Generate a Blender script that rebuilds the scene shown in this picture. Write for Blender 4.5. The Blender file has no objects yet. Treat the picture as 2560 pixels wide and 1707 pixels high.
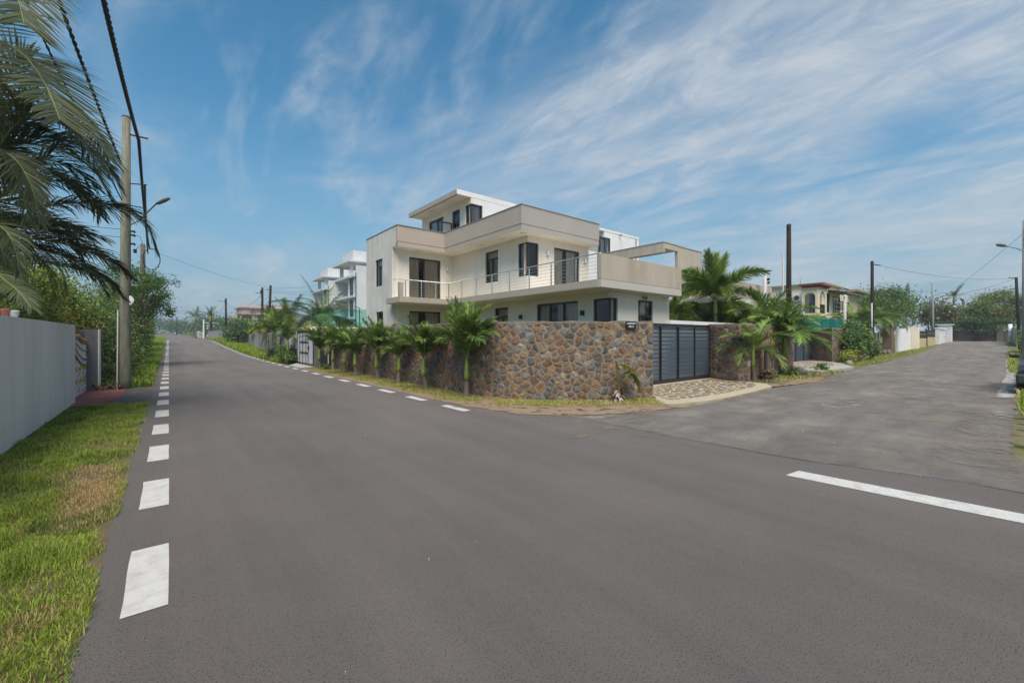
import bpy, math, random
import numpy as np
from mathutils import Vector, Matrix, Euler
R = math.radians
SC = bpy.context.scene
COL = SC.collection

# ------------------------------------------------------------------ camera, sky, sun, exposure
YAW = R(39.1)
cam_d = bpy.data.cameras.new('camera')
cam = bpy.data.objects.new('camera', cam_d); COL.objects.link(cam)
cam.location = (0, 0, 1.65)
cam.rotation_euler = (R(90), 0, -YAW)
cam_d.sensor_width = 36.0
cam_d.lens = 1055.8 / 2560 * 36
cam_d.shift_y = -10.0 / 2560
cam_d.clip_start = 0.05
cam_d.clip_end = 6000
SC.camera = cam

SUN_EL, SUN_AZ = R(58), R(215)      # azimuth clockwise from +Y
W = bpy.data.worlds.new('World'); SC.world = W; W.use_nodes = True
def world_nodes():
    nt = W.node_tree; N = nt.nodes; L = nt.links; N.clear()
    out = N.new('ShaderNodeOutputWorld'); bg = N.new('ShaderNodeBackground')
    sky = N.new('ShaderNodeTexSky'); sky.sky_type = 'NISHITA'; sky.sun_disc = False
    sky.sun_elevation = SUN_EL; sky.sun_rotation = SUN_AZ
    sky.altitude = 50; sky.air_density = 1.0; sky.dust_density = 0.6; sky.ozone_density = 2.0
    hs = N.new('ShaderNodeHueSaturation'); hs.inputs['Hue'].default_value = .482; hs.inputs['Saturation'].default_value = SKY_SAT; hs.inputs['Value'].default_value = SKY_VAL
    L.new(sky.outputs[0], hs.inputs['Color'])
    tc = N.new('ShaderNodeTexCoord'); sep = N.new('ShaderNodeSeparateXYZ'); L.new(tc.outputs['Generated'], sep.inputs[0])
    def math_(op, a, b=None, clamp=False):
        n = N.new('ShaderNodeMath'); n.operation = op; n.use_clamp = clamp
        for i, v in enumerate((a, b)):
            if v is None: continue
            if isinstance(v, (int, float)): n.inputs[i].default_value = v
            else: L.new(v, n.inputs[i])
        return n.outputs[0]
    zz = math_('MAXIMUM', sep.outputs[2], 0.0)
    den = math_('ADD', zz, 0.16)
    px = math_('DIVIDE', sep.outputs[0], den); py = math_('DIVIDE', sep.outputs[1], den)
    cmb = N.new('ShaderNodeCombineXYZ'); L.new(px, cmb.inputs[0]); L.new(py, cmb.inputs[1])
    def noise(rot, scale, loc, nscale, detail, rough, dist):
        m = N.new('ShaderNodeMapping'); L.new(cmb.outputs[0], m.inputs[0])
        m.inputs['Rotation'].default_value = (0, 0, R(rot)); m.inputs['Scale'].default_value = scale; m.inputs['Location'].default_value = loc
        n = N.new('ShaderNodeTexNoise'); n.inputs['Scale'].default_value = nscale; n.inputs['Detail'].default_value = detail
        n.inputs['Roughness'].default_value = rough; n.inputs['Distortion'].default_value = dist
        L.new(m.outputs[0], n.inputs['Vector']); return n.outputs[0]
    def ramp(v, a, b, lo=0.0, hi=1.0):
        n = N.new('ShaderNodeMapRange'); n.interpolation_type = 'SMOOTHSTEP'
        n.inputs[1].default_value = a; n.inputs[2].default_value = b; n.inputs[3].default_value = lo; n.inputs[4].default_value = hi
        L.new(v, n.inputs[0]); return n.outputs[0]
    big = noise(40, (1.1, 0.75, 1), (3.3, 1.2, 0), 0.85, 6, 0.56, 0.9)        # broad veils
    wisp = noise(42, (1.7, 0.70, 1), (0.4, 2.2, 0), 1.25, 9, 0.58, 1.7)      # combed cirrus
    fine = noise(30, (2.4, 1.2, 1), (5.0, 0.0, 0), 2.3, 10, 0.66, 1.6)
    # thicker cloud towards +X, clearer towards +Y
    side = math_('ADD', math_('MULTIPLY', sep.outputs[0], 0.18), math_('MULTIPLY', sep.outputs[1], -0.08))
    veil = ramp(math_('ADD', big, side), 0.44, 0.74)
    streak = ramp(math_('ADD', wisp, math_('MULTIPLY', side, 0.35)), 0.43, 0.70)
    fin = ramp(fine, 0.32, 0.68, 0.25, 1.0)
    low = ramp(sep.outputs[2], 0.0, 0.48, 0.88, 0.0)                         # paler, calmer sky towards the horizon
    f = math_('ADD', math_('MULTIPLY', math_('MULTIPLY', veil, ramp(fine, 0.25, 0.75, 0.62, 1.0)), 0.66), math_('MULTIPLY', math_('MULTIPLY', streak, fin), 0.44))
    f = math_('MINIMUM', f, 0.94)
    m0 = N.new('ShaderNodeMix'); m0.data_type = 'RGBA'; m0.inputs['B'].default_value = HORIZON
    L.new(low, m0.inputs['Factor']); L.new(hs.outputs[0], m0.inputs['A'])
    mx = N.new('ShaderNodeMix'); mx.data_type = 'RGBA'; mx.inputs['B'].default_value = CLOUD
    L.new(f, mx.inputs['Factor']); L.new(m0.outputs['Result'], mx.inputs['A'])
    L.new(mx.outputs['Result'], bg.inputs[0]); bg.inputs[1].default_value = SKY_STRENGTH
    L.new(bg.outputs[0], out.inputs[0])
SKY_STRENGTH, SKY_SAT, SKY_VAL = 0.056, 1.30, 0.78
CLOUD = (3.0, 3.3, 3.6, 1)
HORIZON = (1.22, 2.08, 2.72, 1)
world_nodes()

sun_d = bpy.data.lights.new('sun', 'SUN'); sun = bpy.data.objects.new('sun', sun_d); COL.objects.link(sun)
sun_d.energy = 1.5; sun_d.angle = R(40); sun_d.color = (1.0, 0.90, 0.78)
sun.rotation_euler = Vector((math.sin(SUN_AZ) * math.cos(SUN_EL), math.cos(SUN_AZ) * math.cos(SUN_EL), math.sin(SUN_EL))).to_track_quat('Z', 'Y').to_euler()
sun.location = (0, 0, 60)

SC.view_settings.view_transform = 'Standard'
try: SC.view_settings.look = 'None'
except Exception: pass
SC.view_settings.gamma = 1.0
SC.view_settings.use_curve_mapping = False
SC.view_settings.exposure = 1.75
SC.render.engine = 'CYCLES'
SC.cycles.max_bounces = 6
SC.cycles.transparent_max_bounces = 8
SC.cycles.caustics_reflective = False; SC.cycles.caustics_refractive = False

# ------------------------------------------------------------------ helpers
_s, _c = math.sin(YAW), math.cos(YAW)
def at(u, v, **k):
    """a point seen at survey pixel (u, v) of the 2560 px photograph, on a real plane X=, Y= or Z="""
    a = (u - 1280) / 1055.8; b = -(v - 843.5) / 1055.8
    r = (_s + a * _c, _c - a * _s, b)
    t = k['X'] / r[0] if 'X' in k else k['Y'] / r[1] if 'Y' in k else (k['Z'] - 1.65) / r[2] if 'Z' in k else k['D']
    return (r[0] * t, r[1] * t, 1.65 + r[2] * t)

def _interp(x, pts):
    if x <= pts[0][0]: return pts[0][1]
    for (a, va), (b, vb) in zip(pts, pts[1:]):
        if x <= b:
            t = (x - a) / (b - a); return va + (vb - va) * t
    return pts[-1][1]
_ZL = [(0, 0), (35, 0), (42, .07), (50, .22), (60, .5), (70, .82), (80, 1.1), (88, 1.2), (100, 1.25), (130, 1.35), (180, 1.8), (250, 2.7), (400, 4.6), (900, 9)]
_ZR = [(0, 0), (40, 0), (50, .08), (60, .22), (75, .55), (95, 1.0), (140, 1.6), (900, 6)]
def zg(x, y): return _interp(y, _ZL) + _interp(x, _ZR)

ROOT = {}
def _off(parent):
    p = parent
    while p is not None and p.parent is not None: p = p.parent
    return Vector(ROOT.get(p.name, (0, 0, 0))) if p is not None else Vector((0, 0, 0))

def tag(o, label=None, cat=None, group=None, kind=None):
    if label: o['label'] = label
    if cat: o['category'] = cat
    if group: o['group'] = group
    if kind: o['kind'] = kind
    return o
def thing(name, label, cat, loc=(0, 0, 0), group=None):
    o = bpy.data.objects.new(name, None); COL.objects.link(o); o.location = loc
    o.empty_display_size = 0.2
    ROOT[o.name] = tuple(loc)
    return tag(o, label, cat, group)

def obj(name, me, parent=None):
    o = bpy.data.objects.new(name, me); COL.objects.link(o)
    if parent is not None: o.parent = parent
    return o

class MB:
    """collects shapes, then links them as ONE mesh object"""
    def __init__(s): s.V = []; s.F = []; s.M = []
    def face(s, pts, m=0):
        i = len(s.V); s.V += [tuple(p) for p in pts]; s.F.append(tuple(range(i, i + len(pts)))); s.M.append(m)
    def box(s, a, b, m=0):
        x0, y0, z0 = (min(p, q) for p, q in zip(a, b)); x1, y1, z1 = (max(p, q) for p, q in zip(a, b))
        i = len(s.V)
        s.V += [(x0, y0, z0), (x1, y0, z0), (x1, y1, z0), (x0, y1, z0), (x0, y0, z1), (x1, y0, z1), (x1, y1, z1), (x0, y1, z1)]
        for f in ((3, 2, 1, 0), (4, 5, 6, 7), (0, 1, 5, 4), (1, 2, 6, 5), (2, 3, 7, 6), (3, 0, 4, 7)):
            s.F.append(tuple(i + k for k in f)); s.M.append(m)
        return s
    def prism(s, poly, z0, z1, m=0):
        """poly: counter-clockwise (x, y); z0/z1 numbers or functions of x, y"""
        f0 = z0 if callable(z0) else (lambda x, y: z0); f1 = z1 if callable(z1) else (lambda x, y: z1)
        i = len(s.V); n = len(poly)
        s.V += [(x, y, f0(x, y)) for x, y in poly] + [(x, y, f1(x, y)) for x, y in poly]
        s.F.append(tuple(i + k for k in range(n - 1, -1, -1))); s.M.append(m)
        s.F.append(tuple(i + n + k for k in range(n))); s.M.append(m)
        for k in range(n):
            j = (k + 1) % n; s.F.append((i + k, i + j, i + n + j, i + n + k)); s.M.append(m)
        return s
    def beam(s, p, q, w, h, m=0):
        """rectangular bar from p to q"""
        p, q = Vector(p), Vector(q); d = (q - p).normalized()
        up = Vector((0, 0, 1)) if abs(d.z) < .95 else Vector((0, 1, 0))
        a = d.cross(up).normalized() * w / 2; b = a.cross(d).normalized() * h / 2
        i = len(s.V)
        for o in (p, q): s.V += [tuple(o - a - b), tuple(o + a - b), tuple(o + a + b), tuple(o - a + b)]
        for f in ((3, 2, 1, 0), (4, 5, 6, 7), (0, 1, 5, 4), (1, 2, 6, 5), (2, 3, 7, 6), (3, 0, 4, 7)):
            s.F.append(tuple(i + k for k in f)); s.M.append(m)
        return s
    def tube(s, pts, r, n=8, m=0, cap=True):
        pts = [Vector(p) for p in pts]; rs = r if isinstance(r, (list, tuple)) else [r] * len(pts)
        i0 = len(s.V); ref = Vector((0.3, 0.1, 1)).normalized()
        for k, p in enumerate(pts):
            d = (pts[min(k + 1, len(pts) - 1)] - pts[max(k - 1, 0)]).normalized()
            a = d.cross(ref)
            if a.length < .05: a = d.cross(Vector((1, 0, 0)))
            a.normalize(); b = d.cross(a)
            for j in range(n):
                t = 2 * math.pi * j / n; s.V.append(tuple(p + (a * math.cos(t) + b * math.sin(t)) * rs[k]))
        for k in range(len(pts) - 1):
            for j in range(n):
                a = i0 + k * n + j; b = i0 + k * n + (j + 1) % n
                s.F.append((a, b, b + n, a + n)); s.M.append(m)
        if cap:
            s.F.append(tuple(i0 + j for j in range(n - 1, -1, -1))); s.M.append(m)
            e = i0 + (len(pts) - 1) * n; s.F.append(tuple(e + j for j in range(n))); s.M.append(m)
        return s
    def build(s, name, mat, parent=None, smooth=False, off=None):
        o3 = off if off is not None else _off(parent)
        me = bpy.data.meshes.new(name)
        me.from_pydata([(v[0] - o3[0], v[1] - o3[1], v[2] - o3[2]) for v in s.V], [], s.F)
        for m in (mat if isinstance(mat, (list, tuple)) else [mat]): me.materials.append(m)
        if any(s.M): me.polygons.foreach_set('material_index', s.M)
        if smooth: me.polygons.foreach_set('use_smooth', [True] * len(me.polygons))
        me.update()
        return obj(name, me, parent)
def boxes(name, mat, parent, *bs):
    m = MB()
    for a, b in bs: m.box(a, b)
    return m.build(name, mat, parent)

def mesh_np(name, V, Q, mats, MI=None, smooth=False):
    """mesh from arrays: V (n,3), Q (m,3 or 4)"""
    me = bpy.data.meshes.new(name); k = Q.shape[1]
    me.vertices.add(len(V)); me.vertices.foreach_set('co', np.asarray(V, np.float32).ravel())
    me.loops.add(Q.size); me.loops.foreach_set('vertex_index', Q.astype(np.int32).ravel())
    me.polygons.add(len(Q)); me.polygons.foreach_set('loop_start', np.arange(0, Q.size, k, dtype=np.int32))
    try: me.polygons.foreach_set('loop_total', np.full(len(Q), k, dtype=np.int32))
    except Exception: pass
    for m in (mats if isinstance(mats, (list, tuple)) else [mats]): me.materials.append(m)
    if MI is not None: me.polygons.foreach_set('material_index', np.asarray(MI, np.int32))
    if smooth: me.polygons.foreach_set('use_smooth', np.ones(len(Q), bool))
    me.update(calc_edges=True); me.validate()
    return me

def copy_tree(o, parent=None):
    c = o.copy(); COL.objects.link(c)
    if parent is not None: c.parent = parent
    for ch in o.children: copy_tree(ch, c)
    return c

# ------------------------------------------------------------------ materials
_MC = {}
def mat(name, base, rough=.8, var=.15, scale=2.0, detail=5, bump=0.0, bscale=None, metal=0.0, spec=.3, coord='pos',
        tint=None, tint_scale=.6, tint_lo=.5, tint_hi=.75, rnd=0.0, stretch=(1, 1, 1), trans=0.0, specks=None, streak=None):
    """paint, stone, metal, leaf ... : base colour with noise, an optional second colour in patches, relief and per-object change"""
    if name in _MC: return _MC[name]
    m = bpy.data.materials.new(name); m.use_nodes = True; _MC[name] = m
    nt = m.node_tree; N = nt.nodes; L = nt.links; N.clear()
    out = N.new('ShaderNodeOutputMaterial'); bs = N.new('ShaderNodeBsdfPrincipled')
    bs.inputs['Roughness'].default_value = rough; bs.inputs['Metallic'].default_value = metal
    bs.inputs['Specular IOR Level'].default_value = spec
    if coord == 'pos': g = N.new('ShaderNodeNewGeometry'); co = g.outputs['Position']
    else: g = N.new('ShaderNodeTexCoord'); co = g.outputs['Object']
    mp = N.new('ShaderNodeMapping'); mp.inputs['Scale'].default_value = stretch; L.new(co, mp.inputs[0])
    def noise(sc, det=detail, rg=.6):
        n = N.new('ShaderNodeTexNoise'); n.inputs['Scale'].default_value = sc; n.inputs['Detail'].default_value = det; n.inputs['Roughness'].default_value = rg
        L.new(mp.outputs[0], n.inputs['Vector']); return n.outputs[0]
    def mr(v, a, b, lo, hi):
        n = N.new('ShaderNodeMapRange'); L.new(v, n.inputs[0])
        for i, x in enumerate((a, b, lo, hi)): n.inputs[i + 1].default_value = x
        return n.outputs[0]
    cur = None
    if tint is not None:
        mx = N.new('ShaderNodeMix'); mx.data_type = 'RGBA'; mx.inputs['A'].default_value = (*base, 1); mx.inputs['B'].default_value = (*tint, 1)
        L.new(mr(noise(tint_scale, 6, .65), tint_lo, tint_hi, 0, 1), mx.inputs['Factor']); cur = mx.outputs['Result']
    if specks is not None:
        col, sc, thr = specks
        mx = N.new('ShaderNodeMix'); mx.data_type = 'RGBA'
        if cur is None: mx.inputs['A'].default_value = (*base, 1)
        else: L.new(cur, mx.inputs['A'])
        mx.inputs['B'].default_value = (*col, 1); L.new(mr(noise(sc, 2, .5), thr, thr + .06, 0, 1), mx.inputs['Factor']); cur = mx.outputs['Result']
    hv = N.new('ShaderNodeHueSaturation')
    if cur is None: hv.inputs['Color'].default_value = (*base, 1)
    else: L.new(cur, hv.inputs['Color'])
    val = mr(noise(scale), .25, .75, 1 - var, 1 + var)
    if rnd:
        oi = N.new('ShaderNodeObjectInfo'); mu = N.new('ShaderNodeMath'); mu.operation = 'MULTIPLY'
        L.new(val, mu.inputs[0]); L.new(mr(oi.outputs['Random'], 0, 1, 1 - rnd, 1 + rnd), mu.inputs[1]); val = mu.outputs[0]
    if streak:
        m2 = N.new('ShaderNodeMapping'); m2.inputs['Scale'].default_value = streak[:3]; L.new(co, m2.inputs[0]); n2 = N.new('ShaderNodeTexNoise'); n2.inputs['Scale'].default_value = 1; n2.inputs['Detail'].default_value = 7; n2.inputs['Roughness'].default_value = .65
        L.new(m2.outputs[0], n2.inputs['Vector']); mu = N.new('ShaderNodeMath'); mu.operation = 'MULTIPLY'; L.new(val, mu.inputs[0]); L.new(mr(n2.outputs[0], .3, .7, 1 - streak[3], 1 + streak[3]), mu.inputs[1]); val = mu.outputs[0]
    L.new(val, hv.inputs['Value'])
    L.new(hv.outputs[0], bs.inputs['Base Color'])
    if bump:
        b = N.new('ShaderNodeBump'); b.inputs['Strength'].default_value = bump; b.inputs['Distance'].default_value = .02
        L.new(noise(bscale or scale * 6, 6, .7), b.inputs['Height']); L.new(b.outputs[0], bs.inputs['Normal'])
    if trans:
        tr = N.new('ShaderNodeBsdfTranslucent'); L.new(hv.outputs[0], tr.inputs[0]); ms = N.new('ShaderNodeMixShader'); ms.inputs[0].default_value = trans
        L.new(bs.outputs[0], ms.inputs[1]); L.new(tr.outputs[0], ms.inputs[2]); L.new(ms.outputs[0], out.inputs[0])
    else: L.new(bs.outputs[0], out.inputs[0])
    return m
def glass_mat(name, tint, refl=1.0, rough=.02):
    if name in _MC: return _MC[name]
    m = bpy.data.materials.new(name); m.use_nodes = True; _MC[name] = m
    nt = m.node_tree; N = nt.nodes; L = nt.links; N.clear()
    out = N.new('ShaderNodeOutputMaterial'); tr = N.new('ShaderNodeBsdfTransparent'); tr.inputs[0].default_value = (*tint, 1)
    gl = N.new('ShaderNodeBsdfGlossy'); gl.inputs['Roughness'].default_value = rough; gl.inputs[0].default_value = (refl, refl, refl, 1)
    fr = N.new('ShaderNodeFresnel'); fr.inputs[0].default_value = 1.6
    ms = N.new('ShaderNodeMixShader'); L.new(fr.outputs[0], ms.inputs[0]); L.new(tr.outputs[0], ms.inputs[1]); L.new(gl.outputs[0], ms.inputs[2]); L.new(ms.outputs[0], out.inputs[0])
    return m

def patchy(name, base, pscale=2.5, lo=.45, hi=.6, **k):
    """loose dust or thin cement: the cover is broken up by noise, what lies below shows through"""
    if name in _MC: return _MC[name]
    m = mat(name, base, **k); nt = m.node_tree; N = nt.nodes; L = nt.links
    out = [n for n in N if n.type == 'OUTPUT_MATERIAL'][0]; src = out.inputs[0].links[0].from_socket
    g = N.new('ShaderNodeNewGeometry'); n = N.new('ShaderNodeTexNoise'); n.inputs['Scale'].default_value = pscale; n.inputs['Detail'].default_value = 9; n.inputs['Roughness'].default_value = .72
    L.new(g.outputs['Position'], n.inputs['Vector']); r = N.new('ShaderNodeMapRange'); L.new(n.outputs[0], r.inputs[0]); r.inputs[1].default_value = lo; r.inputs[2].default_value = hi
    t = N.new('ShaderNodeBsdfTransparent'); ms = N.new('ShaderNodeMixShader'); L.new(r.outputs[0], ms.inputs[0]); L.new(t.outputs[0], ms.inputs[1]); L.new(src, ms.inputs[2]); L.new(ms.outputs[0], out.inputs[0])
    return m
M_WALL = mat('cream_render', (.72, .675, .59), .9, .04, .7, 6, .12, 60, tint=(.63, .585, .51), tint_scale=.5, tint_lo=.52, tint_hi=.8, streak=(2.2, 2.2, .35, .05))
M_WALLW = mat('weathered_render', (.64, .61, .56), .9, .07, .8, 7, .12, 60, tint=(.49, .465, .43), tint_scale=.45, tint_lo=.45, tint_hi=.75, streak=(2.5, 2.5, .3, .09))
M_TAUPE = mat('taupe_paint', (.405, .36, .30), .85, .05, .9, 6, .08, 60, tint=(.375, .33, .275), tint_scale=.5)
M_TAUPE2 = mat('stained_taupe_paint', (.41, .368, .31), .88, .07, 1.2, 7, .08, 60, tint=(.335, .28, .215), tint_scale=.8, tint_lo=.5, tint_hi=.78, stretch=(1, 1, .35), streak=(3, 3, .3, .08))
M_GREYSH = mat('deck_grey_taupe_shade', (.355, .335, .315), .85, .05, .9, 6, .08, 60)  # plain grey on the roof deck; on the fascia, taupe with shade put in
M_SOFF = mat('soffit_paint', (.74, .70, .61), .9, .04, .8)
M_FRAME = mat('anthracite_aluminium', (.028, .034, .043), .45, .1, 3, spec=.5)
M_GLASS = glass_mat('window_glass', (.92, .92, .92))
M_CURT = mat('beige_curtain', (.80, .62, .44), .9, .15, 3, stretch=(3, 3, .3))
M_CURTG = mat('grey_curtain', (.72, .67, .68), .9, .1, 3, stretch=(3, 3, .3))
M_STEEL = mat('brushed_steel', (.55, .54, .52), .32, .06, 4, metal=.9, spec=.5)
M_SHADE = mat('painted_shade', (.05, .045, .04), .95, .1, 1)  # near-black colour stands for the shade inside rooms and under the awning
M_WHITE = mat('white_paint', (.74, .75, .75), .75, .05, .8, 6, .05, 50, tint=(.62, .63, .63), tint_scale=.5)
M_LAMP = mat('opal_lamp', (.70, .67, .60), .4, .02, 2)
M_BLACK = mat('black_metal', (.018, .018, .02), .4, .1, 3, spec=.5)
# ------------------------------------------------------------------ ground, roads, markings
M_GROUND = mat('dry_earth', (.15, .135, .065), .95, .2, 1.2, 8, .5, 25, tint=(.10, .125, .04), tint_scale=.35, tint_lo=.45, tint_hi=.62)
M_DIRT = mat('sandy_dirt', (.25, .185, .125), .95, .16, 2.5, 9, .6, 60, tint=(.20, .165, .12), tint_scale=1.5, specks=((.42, .38, .32), 45, .66))
M_ASPH = mat('asphalt', (.142, .131, .126), .9, .06, .5, 9, .8, 160, tint=(.172, .152, .136), tint_scale=.30, tint_lo=.42, tint_hi=.70, specks=((.078, .072, .069), 105, .572), streak=(1.5, .10, 1, .13))
M_ASPH2 = mat('worn_asphalt', (.150, .140, .128), .9, .20, 1.6, 9, .8, 110, tint=(.225, .200, .168), tint_scale=.55, tint_lo=.50, tint_hi=.70, specks=((.30, .285, .26), 30, .66), streak=(.35, 1.6, 1, .24))
M_PAINT = mat('road_paint', (.50, .50, .485), .8, .08, 9, 8, .3, 120, tint=(.36, .35, .335), tint_scale=7, tint_lo=.5, tint_hi=.75, specks=((.22, .21, .2), 120, .66), streak=(3, 60, 1, .06))
M_CRACK = mat('tar_seam', (.062, .056, .05), .9, .2, 5)
M_CEMENT = mat('pale_cement', (.36, .345, .315), .92, .12, 1.5, 8, .4, 60, tint=(.27, .25, .215), tint_scale=1.2)

M_SMEAR = patchy('cement_smear', (.27, .262, .245), 3.2, .44, .66, rough=.92, var=.12, scale=3, bump=.3, bscale=60)
M_LOOSE = patchy('loose_dirt', (.24, .18, .12), 3.0, .34, .47, rough=.95, var=.18, scale=3, bump=.5, bscale=50)
M_DUSTY = patchy('drifted_dust', (.235, .195, .15), 2.2, .48, .74, rough=.95, var=.15, scale=3, bump=.4, bscale=60)

def zgv(x, y):
    return np.interp(y, *zip(*_ZL)) + np.interp(x, *zip(*_ZR))

def ground_sheet():
    xs = np.unique(np.concatenate([np.linspace(-3000, -300, 6), np.linspace(-300, -20, 8), np.linspace(-20, 130, 76), np.linspace(130, 400, 10), np.linspace(400, 3000, 6)]))
    ys = np.unique(np.concatenate([np.linspace(-3000, -300, 6), np.linspace(-300, -20, 6), np.linspace(-20, 220, 121), np.linspace(220, 500, 12), np.linspace(500, 3000, 6)]))
    X, Y = np.meshgrid(xs, ys); Z = zgv(X, Y) - .06
    V = np.stack([X.ravel(), Y.ravel(), Z.ravel()], 1)
    nx = len(xs); i = np.arange(len(ys) - 1)[:, None] * nx + np.arange(nx - 1)[None, :]
    Q = np.stack([i, i + 1, i + nx + 1, i + nx], -1).reshape(-1, 4)
    o = obj('ground', mesh_np('ground', V, Q, M_GROUND)); tag(o, 'flat earth ground with patchy dry grass spreading under the houses', 'ground', kind='structure')
ground_sheet()

def strip(name, mat_, rows, dz, parent=None, n=4):
    """a sheet from rows of (left point, right point), following the ground"""
    V = []; F = []
    for a, b in rows:
        for k in range(n + 1):
            t = k / n; x = a[0] + (b[0] - a[0]) * t; y = a[1] + (b[1] - a[1]) * t
            V.append((x, y, zg(x, y) + dz))
    for r in range(len(rows) - 1):
        for k in range(n):
            i = r * (n + 1) + k; F.append((i, i + 1, i + n + 2, i + n + 1))
    me = bpy.data.meshes.new(name); me.from_pydata(V, [], F); me.materials.append(mat_); me.update()
    return obj(name, me, parent)

rg = random.Random(5)
def jit(a=.03): return rg.uniform(-a, a)
_RE = [(-40, 7.6), (-3, 7.45), (0, 7.0), (.5, 7.01), (1.2, 6.8), (1.8, 6.62), (2.4, 6.54), (4, 6.5), (6.2, 6.5), (6.8, 6.1), (7.5, 5.75), (8.3, 5.56), (9.5, 5.47), (900, 5.47)]
rows = []
y = -40.0
while y < 420:
    d = .12 if -1 < y < 16 else .3 if y < 40 else 2 if y < 140 else 10
    rows.append(((-.39 + jit(.022 if y < 60 else .05), y), (_interp(y, _RE) + jit(.022), y)))
    y += d
road = strip('road', M_ASPH, rows, .008)
tag(road, 'grey asphalt road with dashed white edge lines running up past the villa', 'road', kind='structure')
_LE = [(5.8, 6.6), (6.6, 6.15), (8, 5.5), (9.4, 5.22), (10.7, 5.12), (12, 5.12), (13.6, 5.22), (15.5, 5.32), (18.7, 5.0), (22.9, 5.7), (27.9, 5.9), (35, 6.1), (50, 6.6), (62, 7.0), (80, 7.6), (97, 8.4), (112, 9)]
_RI = [(5.8, -30), (6.6, -6), (7.5, -.9), (8.3, -.05), (9.2, .18), (14, .22), (30, .3), (45, .7), (60, 1.1), (80, 1.9), (97, 2.4), (112, 3)]
rows = []; x = 5.8
while x < 112:
    rows.append(((x, _interp(x, _LE) + jit(.04)), (x, _interp(x, _RI) + jit(.05)))); x += .2 if x < 30 else 1.0
street = strip('side_street', M_ASPH2, rows, .003, n=6)
tag(street, 'patched and worn side street branching off past the slatted gate', 'street', kind='structure')
# tar seam where the newer road meets the side street
rows = []; y = -3.0
while y < 6.2:
    xx = _interp(y, _RE); w = .006 + abs(jit(.008)); rows.append(((xx - w, y), (xx + w, y))); y += .12
strip('seam', M_CRACK, rows, .0125, street, n=1)

# painted dashes: 1 m long, 1 m apart, both edges of the main road; each is a part of the road
def dash(x0, x1, y0, y1, skew=0.0):
    V = []; F = []; n = 5
    for k in range(n + 1):
        t = k / n; yy = y0 + (y1 - y0) * t; e = .004
        for x in (x0, x1):
            V.append((x + skew * t + jit(e), yy + jit(.004), zg(x, yy) + .0125))
    for k in range(n): i = 2 * k; F.append((i, i + 1, i + 3, i + 2))
    me = bpy.data.meshes.new('edge_dash'); me.from_pydata(V, [], F); me.materials.append(M_PAINT); me.update()
    return obj('edge_dash', me, road)
for k in range(45):
    y0 = -2.65 + 2 * k
    if k > 0: dash(-.222, 0.0, y0, y0 + 1.0)
    if y0 > 6.6: dash(5.07, 5.285, y0 + .62, y0 + 1.62)
y = -2.0
rows = []
for k in range(14):
    yy = -4 + k * (5.85 / 13); xo = 6.17 - yy * .085
    rows.append(((xo - .31 + .14 * (yy / 1.85 if yy > 0 else 0) * .0 + jit(.006), yy), (xo + jit(.006), yy + (.0 if k < 13 else -.04))))
strip('edge_line', M_PAINT, rows, .0125, road, n=1)

# dusty verge sheets
def sheet(name, poly, mat_, dz, label, cat, jitter=.05, kind='structure', parent=None):
    P = []
    for (a, b) in zip(poly, poly[1:] + poly[:1]):
        L_ = math.hypot(b[0] - a[0], b[1] - a[1]); n = max(1, int(L_ / .25))
        for k in range(n):
            t = k / n; P.append((a[0] + (b[0] - a[0]) * t + jit(jitter), a[1] + (b[1] - a[1]) * t + jit(jitter)))
    m = MB(); m.face([(x, y, zg(x, y) + dz) for x, y in P]); o = m.build(name, mat_, parent)
    if label: tag(o, label, cat, kind=kind)
    return o
sheet('verge', [(5.42, 10.5), (5.5, 8.6), (5.75, 7.15), (6.35, 6.2), (7.8, 5.45), (9.3, 5.12), (10.3, 6.2), (10.1, 7), (7.3, 9.2), (7.0, 10.5)], M_LOOSE, .0165, 'bare sandy verge at the road corner in front of the stone wall', 'verge')
sheet('verge', [(5.30, 10.9), (5.15, 8.6), (5.5, 6.9), (6.3, 5.75), (7.9, 5.15), (9.3, 4.85), (11.5, 4.75), (15.4, 4.9), (18.8, 4.5), (23, 5.2), (24, 6.3), (20, 6.3), (15.6, 5.6), (11, 5.4), (9.2, 6.2), (7, 8), (6.2, 10.9)], M_DUSTY, .0150, 'thin dust drifting from the verge over the edge of the asphalt', 'dust')
sheet('roadside_strip', [(5.44, 10.4), (7.0, 10.4), (7.0, 24.6), (5.44, 24.6)], M_DIRT, .004, 'narrow dry verge under the row of palms along the stone wall', 'verge')
sheet('roadside_strip', [(15.4, 5.45), (18.7, 4.95), (22.9, 5.75), (23.3, 6.6), (25.2, 7.0), (25, 8.4), (16.2, 8.2), (16.3, 6.3)], M_LOOSE, .018, 'bare brown verge under the palms between the two driveways', 'verge')
sheet('verge', [(8.4, 1.0), (7.2, .0), (7.4, -3), (21, -3), (21, .5), (14.6, .75), (11, 1.0)], M_DUSTY, .0140, 'sandy film over the asphalt beside the chalky kerb', 'dust')
sheet('roadside_strip', [(9.0, .42), (7.6, -.5), (8, -3), (20, -3), (20, .05), (14, .1), (11, .34)], M_DUSTY, .016, 'dusty verge where the side street meets the main road', 'verge', .09)
def lverge():
    rows = []
    y = -6.0
    while y < 14.6: rows.append(((-1.86, y), (-.36 + jit(.02), y))); y += .25
    o = strip('grass_verge', mat('verge_soil', (.13, .10, .055), .95, .25, 2.5, 6, .5, 40, tint=(.15, .15, .05), tint_scale=1.2), rows, .004, n=3)
    tag(o, 'grassy verge between the grey boundary wall and the dashed road edge', 'verge', kind='structure')
lverge()
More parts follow.
